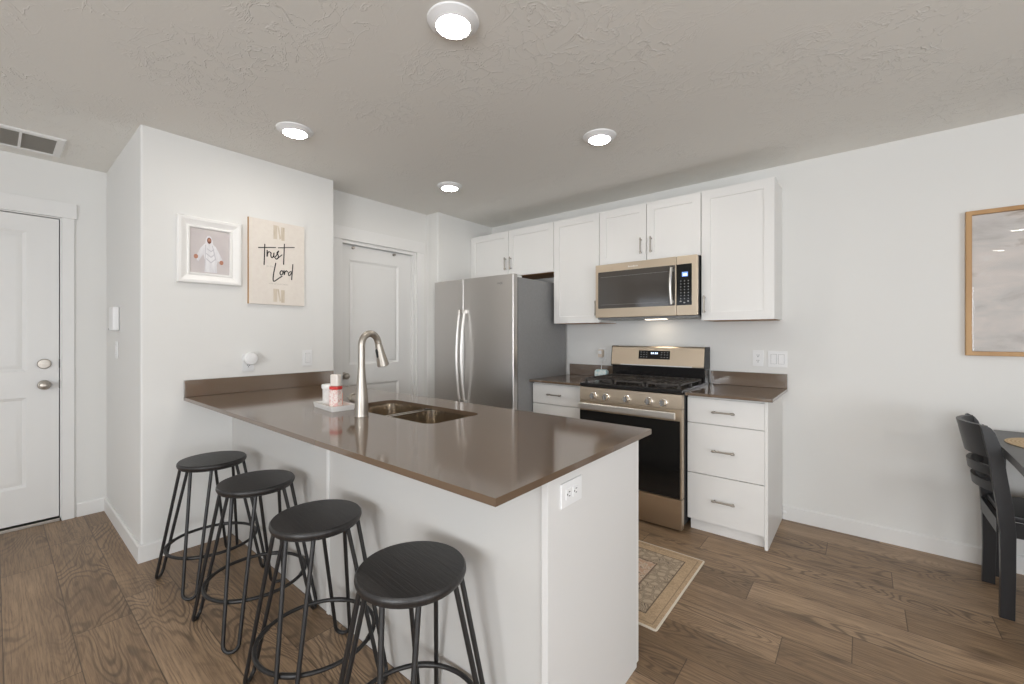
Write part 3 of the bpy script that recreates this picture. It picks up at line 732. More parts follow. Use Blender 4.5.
ll = MB().box(0.30, 0.46, -0.16, -0.10, mz0-0.004, mz0-0.0025).build('cooktop_light', mat('cooktop_light', (1, 1, 1, 1), 0.5, emit=(1, 0.86, 0.68, 1), estr=10.0), mw)

# ---------------------------------------------------------------- refrigerator
fg = thing('refrigerator', 'stainless steel side-by-side refrigerator in the alcove', 'refrigerator', (-1.0, -0.45, 0))
FX0, FX1, FYF, FZ = -1.496, -0.520, -0.850, 1.790
mb = MB(); mb.box(FX0+0.004, FX1-0.004, -0.782, -0.050, 0.03, FZ-0.022, 0.004)
mb.build('refrigerator_body', M['fridge_side'], fg)
MB().box(FX0+0.01, FX1-0.01, -0.77, -0.72, 0.0, 0.0298).build('base_grille', M['black'], fg)
MB().box(FX0+0.03, FX1-0.03, -0.70, -0.07, 0.0, 0.0298).build('plinth', M['black'], fg)
for x0, x1 in ((FX0, -1.100), (-1.095, FX1)):
    fd = MB().rbox(x0, x1, FYF, -0.790, 0.035, FZ, 'z', 0.010, 4, 0.003).build('door', M['steel_fridge'], fg)
    hx = -1.124 if x0 == FX0 else -1.064
    pts = []
    for k in range(17):
        t = k/16; s_ = math.sin(PI*t)
        pts.append((hx-(0.0 if x0 == FX0 else 0.0), FYF-0.018-0.042*s_**0.8, 0.68+0.83*t))
    hbm = MB(); hbm.tube(pts, 0.0135, 14, squash=0.8)
    for z in (0.692, 1.498): hbm.rbox(hx-0.013, hx+0.013, FYF-0.030, FYF-0.0005, z-0.018, z+0.018, 'y', 0.006)
    hbm.build('handle', M['handle_steel'], fd, 60)
    if x1 == FX1:
        lg = MB()
        bx, bz = -0.662, 1.720
        lg.tube([(bx-0.030, FYF-0.0008, bz-0.004), (bx-0.022, FYF-0.0008, bz+0.008), (bx-0.012, FYF-0.0008, bz-0.006), (bx-0.002, FYF-0.0008, bz+0.006)], 0.0016, 6)
        lg.tube([(bx+0.008+0.008*math.cos(a*PI/6), FYF-0.0008, bz+0.008*math.sin(a*PI/6)) for a in range(12)], 0.0015, 6, True)
        lg.tube([(bx+0.022, FYF-0.0008, bz-0.008), (bx+0.022, FYF-0.0008, bz+0.010)], 0.0015, 6)
        lg.build('maker_badge', M['grey_plastic'], fd)
for x in (FX0+0.06, FX1-0.06):
    MB().rbox(x-0.035, x+0.035, -0.775, -0.70, FZ-0.0215, FZ-0.004, 'z', 0.01).build('hinge_cover', M['white_plastic'], fg)

# ---------------------------------------------------------------- outlets, switches, wall devices
def plate_frame(axis, sgn, base):
    """f(a, b, d): a along the wall, b up, d out of it"""
    if axis == 'x': return lambda a, b_, d: (base+sgn*d, a, b_)
    return lambda a, b_, d: (a, base+sgn*d, b_)
def fbox(mb, f, a0, a1, b0, b1, d0, d1, bev=0.0):
    p = f(a0, b0, d0); q = f(a1, b1, d1)
    return mb.box(min(p[0], q[0]), max(p[0], q[0]), min(p[1], q[1]), max(p[1], q[1]), min(p[2], q[2]), max(p[2], q[2]), bev)
def outlet(label, f, a, b_, w=0.070, h=0.114, turned=False, gang=1):
    o = thing('outlet', label, 'outlet', f(a, b_, 0.0005), 'white wall outlets')
    if turned: w, h = h, w
    fbox(MB(), f, a-w/2, a+w/2, b_-h/2, b_+h/2, 0.0005, 0.006, 0.002).build('plate', M['white_plastic'], o)
    for s in (-1, 1):
        ca, cb = (a+s*0.0195, b_) if turned else (a, b_+s*0.0195)
        k = fbox(MB(), f, ca-0.0155, ca+0.0155, cb-0.0155, cb+0.0155, 0.0055, 0.0078, 0.001).build('socket', M['white_plastic'], o)
        mb = MB()
        if turned:
            for t in (-1, 1): fbox(mb, f, ca-0.002, ca+0.006, cb+t*0.006-0.0013, cb+t*0.006+0.0013, 0.0076, 0.0080)
            fbox(mb, f, ca-0.011, ca-0.006, cb-0.0025, cb+0.0025, 0.0076, 0.0080)
        else:
            for t in (-1, 1): fbox(mb, f, ca+t*0.006-0.0013, ca+t*0.006+0.0013, cb-0.002, cb+0.006, 0.0076, 0.0080)
            fbox(mb, f, ca-0.0025, ca+0.0025, cb-0.011, cb-0.006, 0.0076, 0.0080)
        mb.build('slots', M['slot'], k)
    return o
def switch(label, f, a, b_, gangs=1, h=0.114):
    w = 0.070+0.046*(gangs-1)
    o = thing('light_switch', label, 'switch', f(a, b_, 0.0005))
    fbox(MB(), f, a-w/2, a+w/2, b_-h/2, b_+h/2, 0.0005, 0.006, 0.002).build('plate', M['white_plastic'], o)
    for k in range(gangs):
        ca = a+(k-(gangs-1)/2)*0.046
        fbox(MB(), f, ca-0.0182, ca+0.0182, b_-0.0347, b_+0.0347, 0.0059, 0.0063).build('rocker_gap', M['gap_grey'], o)
        fbox(MB(), f, ca-0.0165, ca+0.0165, b_-0.033, b_+0.033, 0.0058, 0.0095 if k % 2 == 0 else 0.0085, 0.0012).build('rocker', M['white_plastic'], o)
    return o
fL = plate_frame('x', 1, XP); fB = plate_frame('y', -1, 0.0); fE = plate_frame('x', 1, PXE); fS = plate_frame('y', -1, YE)
outlet('white outlet on the picture wall with a round plug-in device', fL, -2.449, 1.106)
af = thing('plug_in_night_light', 'round white plug-in device in the outlet above the peninsula backsplash', 'night light', (XP+0.0085, -2.449, 1.10))
MB().box(XP+0.0082, XP+0.030, -2.466, -2.432, 1.112, 1.150, 0.004).build('plug', M['white_plastic'], af)
MB().lathe([(0, 0.0), (0.034, 0), (0.041, 0.006), (0.042, 0.018), (0.037, 0.027), (0.02, 0.031), (0, 0.032)], (XP+0.0302, -2.449, 1.133), 'x', 32).build('cover', M['white_plastic'], af)
switch('white light switch on the picture wall near the faucet', fL, -2.056, 1.122)
outlet('white outlet on the wall right of the gas range', fB, 1.082, 1.122)
switch('wide white switch plate above the right countertop end', fB, 1.203, 1.118, 2)
outlet('white outlet sideways on the end of the peninsula', fE, -2.430, 0.820, 0.072, 0.116, True)
outlet('outlet behind a plug-in warmer at the left of the range', fB, -0.165, 1.115)
M['beige'] = mat('beige_plastic', lin(214, 200, 184), 0.4)
M['bauble'] = mottled('mottled_glaze', lin(244, 244, 238), lin(140, 190, 200), 30, 0.25, bstr=0.2)
pl = thing('plug_in_warmer', 'beige plug in the outlet between refrigerator and range', 'plug', (-0.165, -0.0085, 1.09))
MB().rbox(-0.187, -0.143, -0.045, -0.0085, 1.088, 1.158, 'y', 0.008, 3, 0.003).build('plug_body', M['beige'], pl)
MB().rbox(-0.181, -0.149, -0.050, -0.0453, 1.118, 1.150, 'y', 0.006, 3).build('plug_face', M['white_plastic'], pl)
tk = thing('trinket_light', 'small pale blue and white glazed trinket on the counter left of the range', 'ornament', (-0.105, -0.130, CT))
mb = MB(); mb.rbox(-0.165, -0.045, -0.156, -0.104, CT+0.0004, CT+0.074, 'y', 0.024, 6, 0.012)
mb.build('trinket_body', M['bauble'], tk)
MB().tube([(-0.110, -0.128, CT+0.072), (-0.120, -0.100, CT+0.11), (-0.135, -0.060, CT+0.135), (-0.150, -0.034, CT+0.160), (-0.160, -0.026, 1.0875)], 0.0022, 8).build('cord', M['white_plastic'], tk)
cpb = MB().lathe([(0, 0), (0.013, 0), (0.013, 0.003), (0.009, 0.005), (0.004, 0.005), (0, 0.007)], (1.247, -0.0145, 0.050), 'y', 20, -1).build('cable_cap', M['white_plastic'])
rebase(cpb, (1.247, -0.0145, 0.050)); tag(cpb, 'small round white cap on the baseboard right of the drawers', 'cap')
# devices on the entry side wall
th_ = thing('wall_chime', 'white wall-mounted box above the switch near the entry door', 'wall device', (-2.20, YE-0.0005, 1.31))
MB().box(-2.265, -2.120, YE-0.036, YE-0.0005, 1.318, 1.478, 0.010, 3).build('casing', M['white_plastic'], th_)
MB().tube([(-2.265, YE-0.022, 1.330), (-2.315, YE-0.022, 1.330)], 0.010, 14).build('stem', M['grey_plastic'], th_)
switch('white light switch below the wall-mounted box near the entry', fS, -2.215, 1.190)

# ---------------------------------------------------------------- pictures
# white framed print
f1 = thing('framed_picture', 'white framed picture of a robed figure on the left wall', 'picture', (XP+0.0005, -2.664, 1.608))
y0, y1, z0, z1 = -2.835, -2.493, 1.607, 2.012
mb = MB()
def ring_frame(mb, f, a0, a1, b0, b1, prof):
    """mitred picture frame; prof: (inset, depth) loop"""
    L = []
    for ins, d in prof: L.append([mb.bm.verts.new(f(a0+ins, b0+ins, d)), mb.bm.verts.new(f(a1-ins, b0+ins, d)), mb.bm.verts.new(f(a1-ins, b1-ins, d)), mb.bm.verts.new(f(a0+ins, b1-ins, d))])
    for i in range(len(L)):
        A, B = L[i], L[(i+1) % len(L)]
        for k in range(4): mb.bm.faces.new((A[k], A[(k+1) % 4], B[(k+1) % 4], B[k]))
    return mb
ring_frame(mb, fL, y0, y1, z0, z1, [(0.0, 0.0005), (0.0, 0.020), (0.006, 0.026), (0.020, 0.026), (0.036, 0.018), (0.050, 0.014), (0.056, 0.018), (0.062, 0.018), (0.066, 0.012), (0.066, 0.0005)])
mb.build('frame', M['frame_white'], f1, 20)
M['print_bg'] = mottled('print_backdrop', lin(196, 188, 188), lin(206, 199, 197), 9, 0.5)
M['robe'] = mottled('print_robe', lin(236, 235, 236), lin(206, 204, 208), 40, 0.6, (1, 1, 0.25))
M['robe2'] = mat('print_robe_fold', lin(196, 194, 199), 0.6)
M['skin'] = mat('print_skin', lin(176, 124, 100), 0.6)
M['hairp'] = mat('print_hair', lin(110, 62, 44), 0.6)
pr_ = fbox(MB(), fL, y0+0.0665, y1-0.0665, z0+0.0665, z1-0.0665, 0.001, 0.008).build('print', M['print_bg'], f1)
def flat(poly, d0, d1, name, m_, par): return MB().prism(poly, 'x', XP+d0, XP+d1).build(name, m_, par)
def ell(cy, cz, ry, rz, n=20): return [(cy+ry*math.cos(2*PI*k/n), cz+rz*math.sin(2*PI*k/n)) for k in range(n)]
pg = thing  # (kept short)
fig = flat([(-2.695, 1.680), (-2.690, 1.742), (-2.700, 1.790), (-2.716, 1.762), (-2.726, 1.742), (-2.737, 1.758), (-2.730, 1.792), (-2.716, 1.826), (-2.700, 1.848), (-2.690, 1.860), (-2.687, 1.890), (-2.678, 1.906), (-2.668, 1.909), (-2.658, 1.900), (-2.652, 1.880), (-2.650, 1.858), (-2.634, 1.842), (-2.620, 1.815), (-2.606, 1.785), (-2.598, 1.766), (-2.612, 1.752), (-2.624, 1.756), (-2.630, 1.730), (-2.628, 1.680)], 0.0081, 0.0088, 'robed_figure', M['robe'], pr_)
flat(ell(-2.6695, 1.878, 0.0115, 0.019), 0.0089, 0.0094, 'hair_shape', M['hairp'], pr_)
flat(ell(-2.6695, 1.880, 0.0075, 0.0125), 0.0095, 0.0098, 'face_shape', M['skin'], pr_)
flat(ell(-2.6695, 1.866, 0.0065, 0.008), 0.0099, 0.0102, 'beard_shape', M['hairp'], pr_)
flat(ell(-2.7385, 1.772, 0.011, 0.014), 0.0089, 0.0094, 'hand_shape', M['skin'], pr_)
flat(ell(-2.6040, 1.748, 0.011, 0.014), 0.0089, 0.0094, 'hand_shape', M['skin'], pr_)
for pts in ([(-2.690, 1.850), (-2.686, 1.850), (-2.690, 1.72), (-2.694, 1.72)], [(-2.655, 1.85), (-2.651, 1.85), (-2.632, 1.76), (-2.637, 1.76)], [(-2.68, 1.83), (-2.66, 1.815), (-2.645, 1.83), (-2.643, 1.825), (-2.66, 1.808), (-2.682, 1.825)], [(-2.685, 1.80), (-2.66, 1.78), (-2.640, 1.80), (-2.639, 1.794), (-2.66, 1.772), (-2.687, 1.794)], [(-2.684, 1.768), (-2.66, 1.745), (-2.637, 1.77), (-2.636, 1.764), (-2.66, 1.737), (-2.686, 1.761)]):
    flat(pts, 0.0089, 0.0093, 'robe_fold', M['robe2'], pr_)
# lettered board
cs = thing('wall_sign', 'cream wall sign lettered trust in the Lord', 'sign', (XP+0.0005, -2.266, 1.498))
cy0, cy1, cz0, cz1 = -2.449, -2.084, 1.499, 2.076
fbox(MB(), fL, cy0, cy1, cz0, cz1, 0.0005, 0.016, 0.0015).build('board', M['canvas'], cs)
fbox(MB(), fL, cy0-0.0035, cy0-0.0002, cz0, cz1, 0.0005, 0.0165).build('board_edge', M['oak'], cs)
STR = {'t': [(-2.3514, 1.9102), (-2.3558, 1.7657)], 't bar': [(-2.3929, 1.879), (-2.2811, 1.8968)],
 'r': [(-2.3365, 1.8708), (-2.3374, 1.8251), (-2.333, 1.8504), (-2.3241, 1.8613), (-2.3134, 1.8553)],
 'u': [(-2.3117, 1.8574), (-2.3126, 1.8325), (-2.3054, 1.8229), (-2.2964, 1.8338), (-2.2928, 1.8593), (-2.2937, 1.8332), (-2.2865, 1.8266)],
 's': [(-2.2865, 1.8266), (-2.272, 1.8518), (-2.2619, 1.8765), (-2.2738, 1.8593), (-2.2656, 1.845), (-2.2665, 1.8255), (-2.2774, 1.8163), (-2.2856, 1.8228)],
 'join': [(-2.2774, 1.8163), (-2.2555, 1.8368), (-2.2389, 1.8528)], 't2': [(-2.224, 1.9313), (-2.2296, 1.7838)], 't2 bar': [(-2.2665, 1.8971), (-2.1555, 1.9167)],
 'l': [(-2.2811, 1.7897), (-2.2946, 1.7159), (-2.2982, 1.6694), (-2.2892, 1.6626), (-2.2647, 1.6825), (-2.2389, 1.7026)],
 'o': [(-2.2444, 1.741), (-2.2536, 1.7244), (-2.2481, 1.7094), (-2.237, 1.7175), (-2.2342, 1.7354), (-2.2444, 1.741)],
 'r2': [(-2.2268, 1.745), (-2.2249, 1.712), (-2.2202, 1.7321), (-2.2099, 1.7431), (-2.2014, 1.7342)],
 'd': [(-2.1786, 1.7428), (-2.1948, 1.731), (-2.1967, 1.7151), (-2.1862, 1.7142), (-2.1719, 1.7416)], 'd stem': [(-2.1661, 1.7949), (-2.1748, 1.6818)]}
def smooth_line(p, n=5):
    if len(p) < 3: return p
    out = []
    for i in range(len(p)-1):
        a, b_, c, d = (p[max(i-1, 0)], p[i], p[i+1], p[min(i+2, len(p)-1)])
        for k in range(n):
            t = k/n
            out.append(tuple(0.5*(2*b_[j]+(c[j]-a[j])*t+(2*a[j]-5*b_[j]+4*c[j]-d[j])*t*t+(3*b_[j]-a[j]-3*c[j]+d[j])*t**3) for j in (0, 1)))
    return out+[p[-1]]
lt = MB()
for p_ in STR.values(): lt.tube([(XP+0.0165, a, b_) for a, b_ in smooth_line(p_)], 0.0035, 6)
lt.build('lettering', M['ink'], cs)
def text_obj(txt, size, y, z, par, m_, name):
    cu = bpy.data.curves.new(name, 'FONT'); cu.body = txt; cu.size = size; cu.extrude = 0.0003; cu.align_x = 'CENTER'
    o = bpy.data.objects.new(name, cu); COL.objects.link(o); cu.materials.append(m_)
    o.parent = par; off_ = ORG[par.name]
    o.rotation_euler = (PI/2, 0, PI/2); o.location = Vector((XP+0.0164, y, z))-off_
    bpy.context.view_layer.update()
    me = bpy.data.meshes.new_from_object(o.evaluated_get(bpy.context.evaluated_depsgraph_get()))
    n_ = bpy.data.objects.new(name, me); COL.objects.link(n_); n_.parent = par
    n_.rotation_euler = o.rotation_euler; n_.location = o.location
    bpy.data.objects.remove(o); n_.name = name
    return n_
text_obj('in the', 0.020, -2.318, 1.756, cs, M['pale_ink'], 'small_lettering')
text_obj('with all your heart', 0.017, -2.263, 1.640, cs, M['pale_ink'], 'small_lettering')
for zz0, zz1 in ((1.955, 2.050), (1.520, 1.610)):
    bb = MB()
    fbox(bb, fL, -2.296, -2.272, zz0, zz1, 0.0161, 0.0166); fbox(bb, fL, -2.246, -2.223, zz0-0.004, zz1-0.006, 0.0161, 0.0166)
    bb.prism([(-2.271, zz1), (-2.262, zz1), (-2.247, zz0+0.01), (-2.256, zz0)], 'x', XP+0.0161, XP+0.0166)
    bb.build('brush_mark', M['tan_brush'], cs)
# big framed art at the right
ax0, ax1, az0, az1 = 2.120, 3.30, 1.173, 1.987
f2 = thing('framed_art', 'large oak framed abstract art above the dining table', 'picture', ((ax0+ax1)/2, -0.0005, az0))
ring_frame(MB(), fB, ax0, ax1, az0, az1, [(0.0, 0.0005), (0.0, 0.028), (0.002, 0.030), (0.022, 0.030), (0.024, 0.028), (0.024, 0.0005)]).build('frame', M['oak'], f2, 20)
m = mat('abstract_print', lin(205, 200, 196), 0.5); nt, b = nodes(m)
v = coords(nt)
n1 = noise(nt, mapping(nt, v, (1.0, 1, 2.6)), 3.0, 5, 0.6, 0.6); n2 = noise(nt, mapping(nt, v, (1.3, 1, 4), (5, 0, 3)), 2.6, 4, 0.6, 0.4)
c1 = ramp(nt, n1, [(0.30, lin(176, 168, 162)), (0.48, lin(203, 197, 192)), (0.62, lin(216, 206, 199)), (0.75, lin(222, 218, 214))])
c2 = mixc(nt, ramp(nt, n2, [(0.60, 0.0), (0.70, 0.8)]), c1, lin(158, 142, 126))
nt.links.new(c2, b.inputs['Base Color'])
MB().box(ax0+0.0245, ax1-0.0245, -0.012, -0.002, az0+0.0245, az1-0.0245).build('print', m, f2)
gm = bpy.data.materials.new('picture_glass'); gm.use_nodes = True; nt = gm.node_tree; nt.nodes.clear()
o_ = nt.nodes.new('ShaderNodeOutputMaterial'); mx = nt.nodes.new('ShaderNodeMixShader'); tr = nt.nodes.new('ShaderNodeBsdfTransparent'); gl = nt.nodes.new('ShaderNodeBsdfGlossy')
gl.inputs['Roughness'].default_value = 0.01; fr = nt.nodes.new('ShaderNodeFresnel'); fr.inputs[0].default_value = 1.22
nt.links.new(fr.outputs[0], mx.inputs[0]); nt.links.new(tr.outputs[0], mx.inputs[1]); nt.links.new(gl.outputs[0], mx.inputs[2]); nt.links.new(mx.outputs[0], o_.inputs[0])
MB().box(ax0+0.0245, ax1-0.0245, -0.018, -0.016, az0+0.0245, az1-0.0245).build('glass', gm, f2)

# ---------------------------------------------------------------- ceiling lights and vent
LS = [(0.462, -2.415, 'recessed ceiling light nearest above the peninsula end'), (-0.888, -2.410, 'recessed ceiling light above the stools, toward the pictures'),
      (0.445, -1.212, 'recessed ceiling light in front of the range and microwave'), (-0.888, -1.205, 'recessed ceiling light in front of the refrigerator'),
      (3.02, -3.77, 'recessed living room ceiling light reflected large in the oak framed art'), (3.12, -5.34, 'recessed living room ceiling light reflected small in the oak framed art')]
proto = None
for x, y, lb in LS:
    if proto is None:
        proto = thing('recessed_light', lb, 'ceiling light', (x, y, H), 'recessed ceiling lights')
        MB().lathe([(0.0625, -0.0015), (0.0625, -0.022), (0.066, -0.0245), (0.078, -0.017), (0.097, -0.006), (0.099, -0.0004), (0.0625, -0.0004)], (x, y, H), 'z', 40).build('trim_ring', M['white_plastic'], proto)
        MB().lathe([(0, -0.027), (0.040, -0.0262), (0.0620, -0.0225), (0.0620, -0.0018), (0, -0.0018)], (x, y, H), 'z', 40).build('diffuser', M['lamp'], proto)
    else:
        c = copy_tree(proto); c.location = (x, y, H); c['label'] = lb
vt = thing('ceiling_vent', 'white return-air vent grille in the ceiling by the entry door', 'vent', (-2.29, -3.55, H))
vx0, vx1, vy0, vy1 = -2.490, -2.098, -3.860, -3.240
mb = MB()
ring_frame(mb, lambda a, b_, d: (a, b_, H-d), vx0, vx1, vy0, vy1, [(0.0, 0.0004), (0.0, 0.004), (0.006, 0.010), (0.036, 0.012), (0.038, 0.010), (0.038, 0.0004)])
secs = [(-3.278-0.140*k-0.012*k, -3.278-0.140*(k+1)-0.012*k) for k in range(4)]
mb.build('frame', M['trim'], vt, 20)
mb = MB()
for k in range(1, 4):
    yb = secs[k-1][1]; mb.box(vx0+0.038, vx1-0.038, yb-0.012, yb, H-0.011, H-0.0008)
mb.build('divider', M['trim'], vt)
MB().box(vx0+0.0385, vx1-0.0385, vy0+0.0385, vy1-0.0385, H-0.0012, H-0.0004).build('backing', M['dark_recess'], vt)
M['vent_slat'] = mat('vent_slat', (0.60, 0.56, 0.50, 1), 0.5)
mb = MB(); x = vx0+0.050
while x < vx1-0.045:
    mb.prism([(x, H-0.0018), (x+0.0018, H-0.0018), (x+0.0105, H-0.0105), (x+0.0088, H-0.0105)], 'y', vy0+0.0385, vy1-0.0385); x += 0.0205
mb.build('slats', M['vent_slat'], vt)

# ---------------------------------------------------------------- bar stools
SR, SZ = 0.157, 0.621
st = thing('bar_stool', 'black round bar stool nearest the left wall, first from the pictures', 'stool', (0, 0, 0), 'black hairpin bar stools')
MB().lathe([(0, SZ-0.027), (SR-0.012, SZ-0.027), (SR-0.003, SZ-0.023), (SR, SZ-0.014), (SR-0.001, SZ-0.006), (SR-0.006, SZ), (0, SZ)], (0, 0, 0), 'z', 56).build('seat', M['stool_wood'], st, 40)
mb = MB(); mb.lathe([(0.10, SZ-0.0315), (0.146, SZ-0.0315), (0.146, SZ-0.0273), (0.10, SZ-0.0273)], (0, 0, 0), 'z', 40); mb.build('seat_plate', M['stool_metal'], st)
def leg_pts(ang):
    rad = Vector((math.cos(ang), math.sin(ang), 0)); tan = Vector((-math.sin(ang), math.cos(ang), 0))
    rt, rb = 0.132, 0.246; ht, hb_ = 0.047, 0.030; zt, zb = SZ-0.0318, 0.036
    P = []
    top_ = lambda s: rad*rt+tan*ht*s+Vector((0, 0, zt)); bot = lambda s: rad*rb+tan*hb_*s+Vector((0, 0, zb))
    P.append(top_(-1)); P.append(top_(-1).lerp(bot(-1), 0.5)); P.append(bot(-1))
    for k in range(1, 8):
        a = PI*k/8; P.append(rad*(rb+0.006*math.sin(a))+tan*(-hb_*math.cos(a))+Vector((0, 0, zb-(zb-0.0078)*math.sin(a))))
    P.append(bot(1)); P.append(top_(1).lerp(bot(1), 0.5)); P.append(top_(1)); return P
for k in range(4): MB().tube(leg_pts(PI/4+k*PI/2), 0.0076, 10).build('leg', M['stool_metal'], st, 60)
RZ = 0.182; rr = 0.246+(0.132-0.246)*(RZ-0.036)/(SZ-0.0318-0.036)-0.0152
mb = MB(); mb.tube([(rr*math.cos(2*PI*k/56), rr*math.sin(2*PI*k/56), RZ) for k in range(56)], 0.0076, 10, True)
for k in range(4):
    a = PI/4+k*PI/2; mb.tube([(rr*math.cos(a+t), rr*math.sin(a+t), RZ) for t in (-0.16, -0.08, 0, 0.08, 0.16)], 0.0095, 8)
mb.build('foot_ring', M['stool_metal'], st, 60)
SPOTS = [(-1.056, -2.771, 7.5, None), (-0.494, -2.755, 4.0, 'black round bar stool, second from the picture wall'),
         (0.101, -2.764, -5.0, 'black round bar stool, third from the picture wall'), (0.660, -2.760, -5.0, 'black round bar stool nearest the free end of the peninsula')]
for i, (x, y, a, lb) in enumerate(SPOTS):
    o = st if i == 0 else copy_tree(st)
    o.location = (x, y, 0); o.rotation_euler.z = math.radians(a)
    if lb: o['label'] = lb

# ---------------------------------------------------------------- rug
m = mat('rug_pile', lin(170, 150, 130), 0.95, spec=0.1); nt, b = nodes(m)
v = coords(nt); s_ = nt.nodes.new('ShaderNodeSeparateXYZ'); nt.links.new(v, s_.inputs[0])
RW, RH = 0.95, 0.37                          # half sizes
edge = mathn(nt, 'MINIMUM', mathn(nt, 'SUBTRACT', RW, mathn(nt, 'ABSOLUTE', s_.outputs[0])), mathn(nt, 'SUBTRACT', RH, mathn(nt, 'ABSOLUTE', s_.outputs[1])))
vor = nt.nodes.new('ShaderNodeTexVoronoi'); vor.inputs['Scale'].default_value = 24; vor.feature = 'DISTANCE_TO_EDGE'; nt.links.new(v, vor.inputs['Vector'])
orn = ramp(nt, mathn(nt, 'ADD', vor.outputs['Distance'], mathn(nt, 'MULTIPLY', noise(nt, v, 46, 3, 0.6, 1.0), 0.12)), [(0.06, lin(104, 94, 84)), (0.10, lin(196, 178, 156)), (0.17, lin(138, 124, 108)), (0.24, lin(190, 172, 150))])
fld = ramp(nt, noise(nt, v, 30, 4, 0.6, 1.5), [(0.42, lin(196, 164, 142)), (0.55, lin(214, 196, 176)), (0.62, lin(142, 124, 108))])
lace = mixc(nt, ramp(nt, noise(nt, v, 60, 2, 0.5, 2.0), [(0.48, 0.0), (0.54, 0.6)]), lin(198, 172, 142), lin(168, 146, 120))
c = mixc(nt, mathn(nt, 'GREATER_THAN', edge, 0.205), orn, fld)
c = mixc(nt, mathn(nt, 'LESS_THAN', edge, 0.088), c, lace)
for w0, w1, cc in ((0.082, 0.088, lin(120, 106, 92)), (0.028, 0.032, lin(150, 130, 108)), (0.197, 0.205, lin(128, 110, 96))):
    f = mathn(nt, 'MULTIPLY', mathn(nt, 'GREATER_THAN', edge, w0), mathn(nt, 'LESS_THAN', edge, w1)); c = mixc(nt, f, c, cc)
c = mixc(nt, mathn(nt, 'LESS_THAN', edge, 0.009), c, lin(222, 212, 196))
nt.links.new(c, b.inputs['Base Color']); nt.links.new(bump(nt, noise(nt, v, 260, 2), 0.5, 0.003), b.inputs['Normal'])
rgm = MB().rbox(-RW, RW, -RH, RH, 0.0006, 0.0076, 'z', 0.012, 3, 0.002).build('rug', m)
rgm.location = (0.978-RW, -1.335, 0); tag(rgm, 'beige patterned runner rug on the floor before the range', 'rug')

# ---------------------------------------------------------------- dining set
ch = thing('dining_chair', 'black wooden ladder-back dining chair at the table end', 'chair', (2.36, -0.415, 0))
def post_x(z):                                # centre line of a rear post, seen from the side
    K = [(0.0, 2.174), (0.20, 2.177), (0.38, 2.176), (0.50, 2.168), (0.60, 2.155), (0.74, 2.139), (0.872, 2.110)]
    for (z0, a), (z1, b_) in zip(K, K[1:]):
        if z <= z1: return a+(b_-a)*(z-z0)/(z1-z0)
    return K[-1][1]
def post_w(z): return 0.0235+0.0025*math.exp(-((z-0.5)/0.2)**2)-(0.003 if z > 0.8 else 0)
for y in (-0.600, -0.230):
    zs = [0.0, 0.1, 0.2, 0.3, 0.38, 0.44, 0.5, 0.56, 0.64, 0.72, 0.80, 0.85, 0.866]
    left = [(post_x(z)-post_w(z), z) for z in zs]; right = [(post_x(z)+post_w(z), z) for z in zs]
    right = right[:-2]+[(post_x(0.84)+post_w(0.84), 0.838), (post_x(0.86)+0.012, 0.858)]
    poly = left+[(post_x(0.872)-0.008, 0.872)]+right[::-1]
    MB().prism(poly, 'y', y-0.015, y+0.015, 0.003).build('rear_leg', M['chair_wood'], ch)
def curved_rail(z0, z1, bulge, th, name, inset=0.0):
    mb = MB(); n = 14; V_ = []
    for k in range(n+1):
        t = k/n; y = -0.586+t*(0.342); sx_ = -bulge*math.sin(PI*t)**0.85
        row_ = []
        for z, dx_ in ((z0, 0), (z1, 0)):
            xc = post_x(z)-0.004+sx_
            row_ += [mb.bm.verts.new((xc-th/2, y, z)), mb.bm.verts.new((xc+th/2, y, z))]
        V_.append(row_)
    for a, b_ in zip(V_, V_[1:]):
        for p, q in ((0, 1), (1, 3), (3, 2), (2, 0)): mb.bm.faces.new((a[p], a[q], b_[q], b_[p]))
    for a in (V_[0], V_[-1]): mb.bm.faces.new((a[0], a[1], a[3], a[2]))
    return mb.build(name, M['chair_wood'], ch, 50)
curved_rail(0.716, 0.866, 0.062, 0.020, 'top_rail')
curved_rail(0.632, 0.676, 0.062, 0.018, 'back_slat'); curved_rail(0.556, 0.600, 0.056, 0.018, 'back_slat')
mb = MB(); mb.prism([(2.166, -0.583), (2.26, -0.600), (2.60, -0.630), (2.615, -0.615), (2.615, -0.215), (2.60, -0.200), (2.26, -0.230), (2.166, -0.247)], 'z', 0.440, 0.468, 0.006)
mb.build('seat', M['chair_wood'], ch)
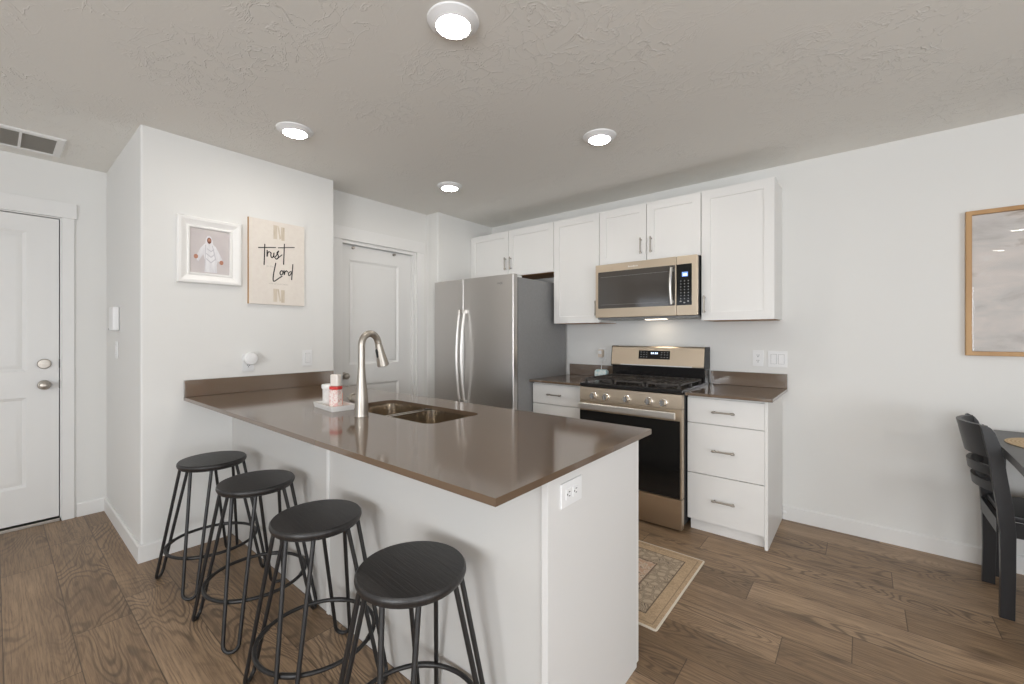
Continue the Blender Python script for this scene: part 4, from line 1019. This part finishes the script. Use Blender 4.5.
mb = MB(); mb.box(2.185, 2.58, -0.612, -0.592, 0.375, 0.4395); mb.box(2.185, 2.58, -0.238, -0.218, 0.375, 0.4395); mb.box(2.560, 2.580, -0.5915, -0.2385, 0.375, 0.4395); mb.box(2.145, 2.163, -0.5845, -0.2455, 0.375, 0.4395)
mb.build('seat_frame', M['chair_wood'], ch)
for y in (-0.605, -0.225): MB().box(2.5805, 2.615, y-0.018, y+0.018, 0.0, 0.4395, 0.003).build('front_leg', M['chair_wood'], ch)
# table
TZ = 0.770
tb = thing('dining_table', 'dark wooden dining table at the right edge', 'table', (2.9, -0.55, 0))
top_poly = [(2.222, -0.045), (2.185, -0.25), (2.166, -0.55), (2.160, -0.80), (2.150, -1.045), (3.62, -1.045), (3.62, -0.045)]
MB().prism(top_poly, 'z', TZ-0.038, TZ, 0.004).build('tabletop', M['table_wood'], tb)
mb = MB(); mb.box(2.30, 3.54, -0.125, -0.105, 0.665, TZ-0.0385); mb.box(2.30, 3.54, -0.985, -0.965, 0.665, TZ-0.0385); mb.box(3.52, 3.54, -0.9645, -0.1255, 0.665, TZ-0.0385); mb.box(2.30, 2.32, -0.9645, -0.1255, 0.715, TZ-0.0385)
mb.build('apron', M['table_wood'], tb)
for x, y in ((2.226, -0.100), (2.226, -0.975), (3.58, -0.115), (3.58, -0.975)):
    MB().prism(rrect(x-0.0285, x+0.0285, y-0.0285, y+0.0285, 0.006), 'z', 0.0, TZ-0.0385).build('leg', M['chair_wood'], tb)
m = mat('woven_placemat', lin(206, 178, 140), 0.85); nt, b = nodes(m)
v = coords(nt); wv = nt.nodes.new('ShaderNodeTexWave'); wv.wave_type = 'RINGS'; wv.rings_direction = 'Z'; wv.inputs['Scale'].default_value = 24; nt.links.new(v, wv.inputs['Vector'])
nt.links.new(ramp(nt, wv.outputs[0], [(0.2, lin(206, 178, 140)), (0.7, lin(222, 198, 162))]), b.inputs['Base Color']); nt.links.new(bump(nt, wv.outputs[0], 0.5, 0.003), b.inputs['Normal'])
pm = MB().lathe([(0, 0.0006), (0.190, 0.0006), (0.192, 0.003), (0.190, 0.005), (0, 0.0055)], (0, 0, 0), 'z', 48).build('placemat', m)
pm.location = (2.392, -0.415, TZ); tag(pm, 'round tan woven placemat on the dark dining table', 'placemat')
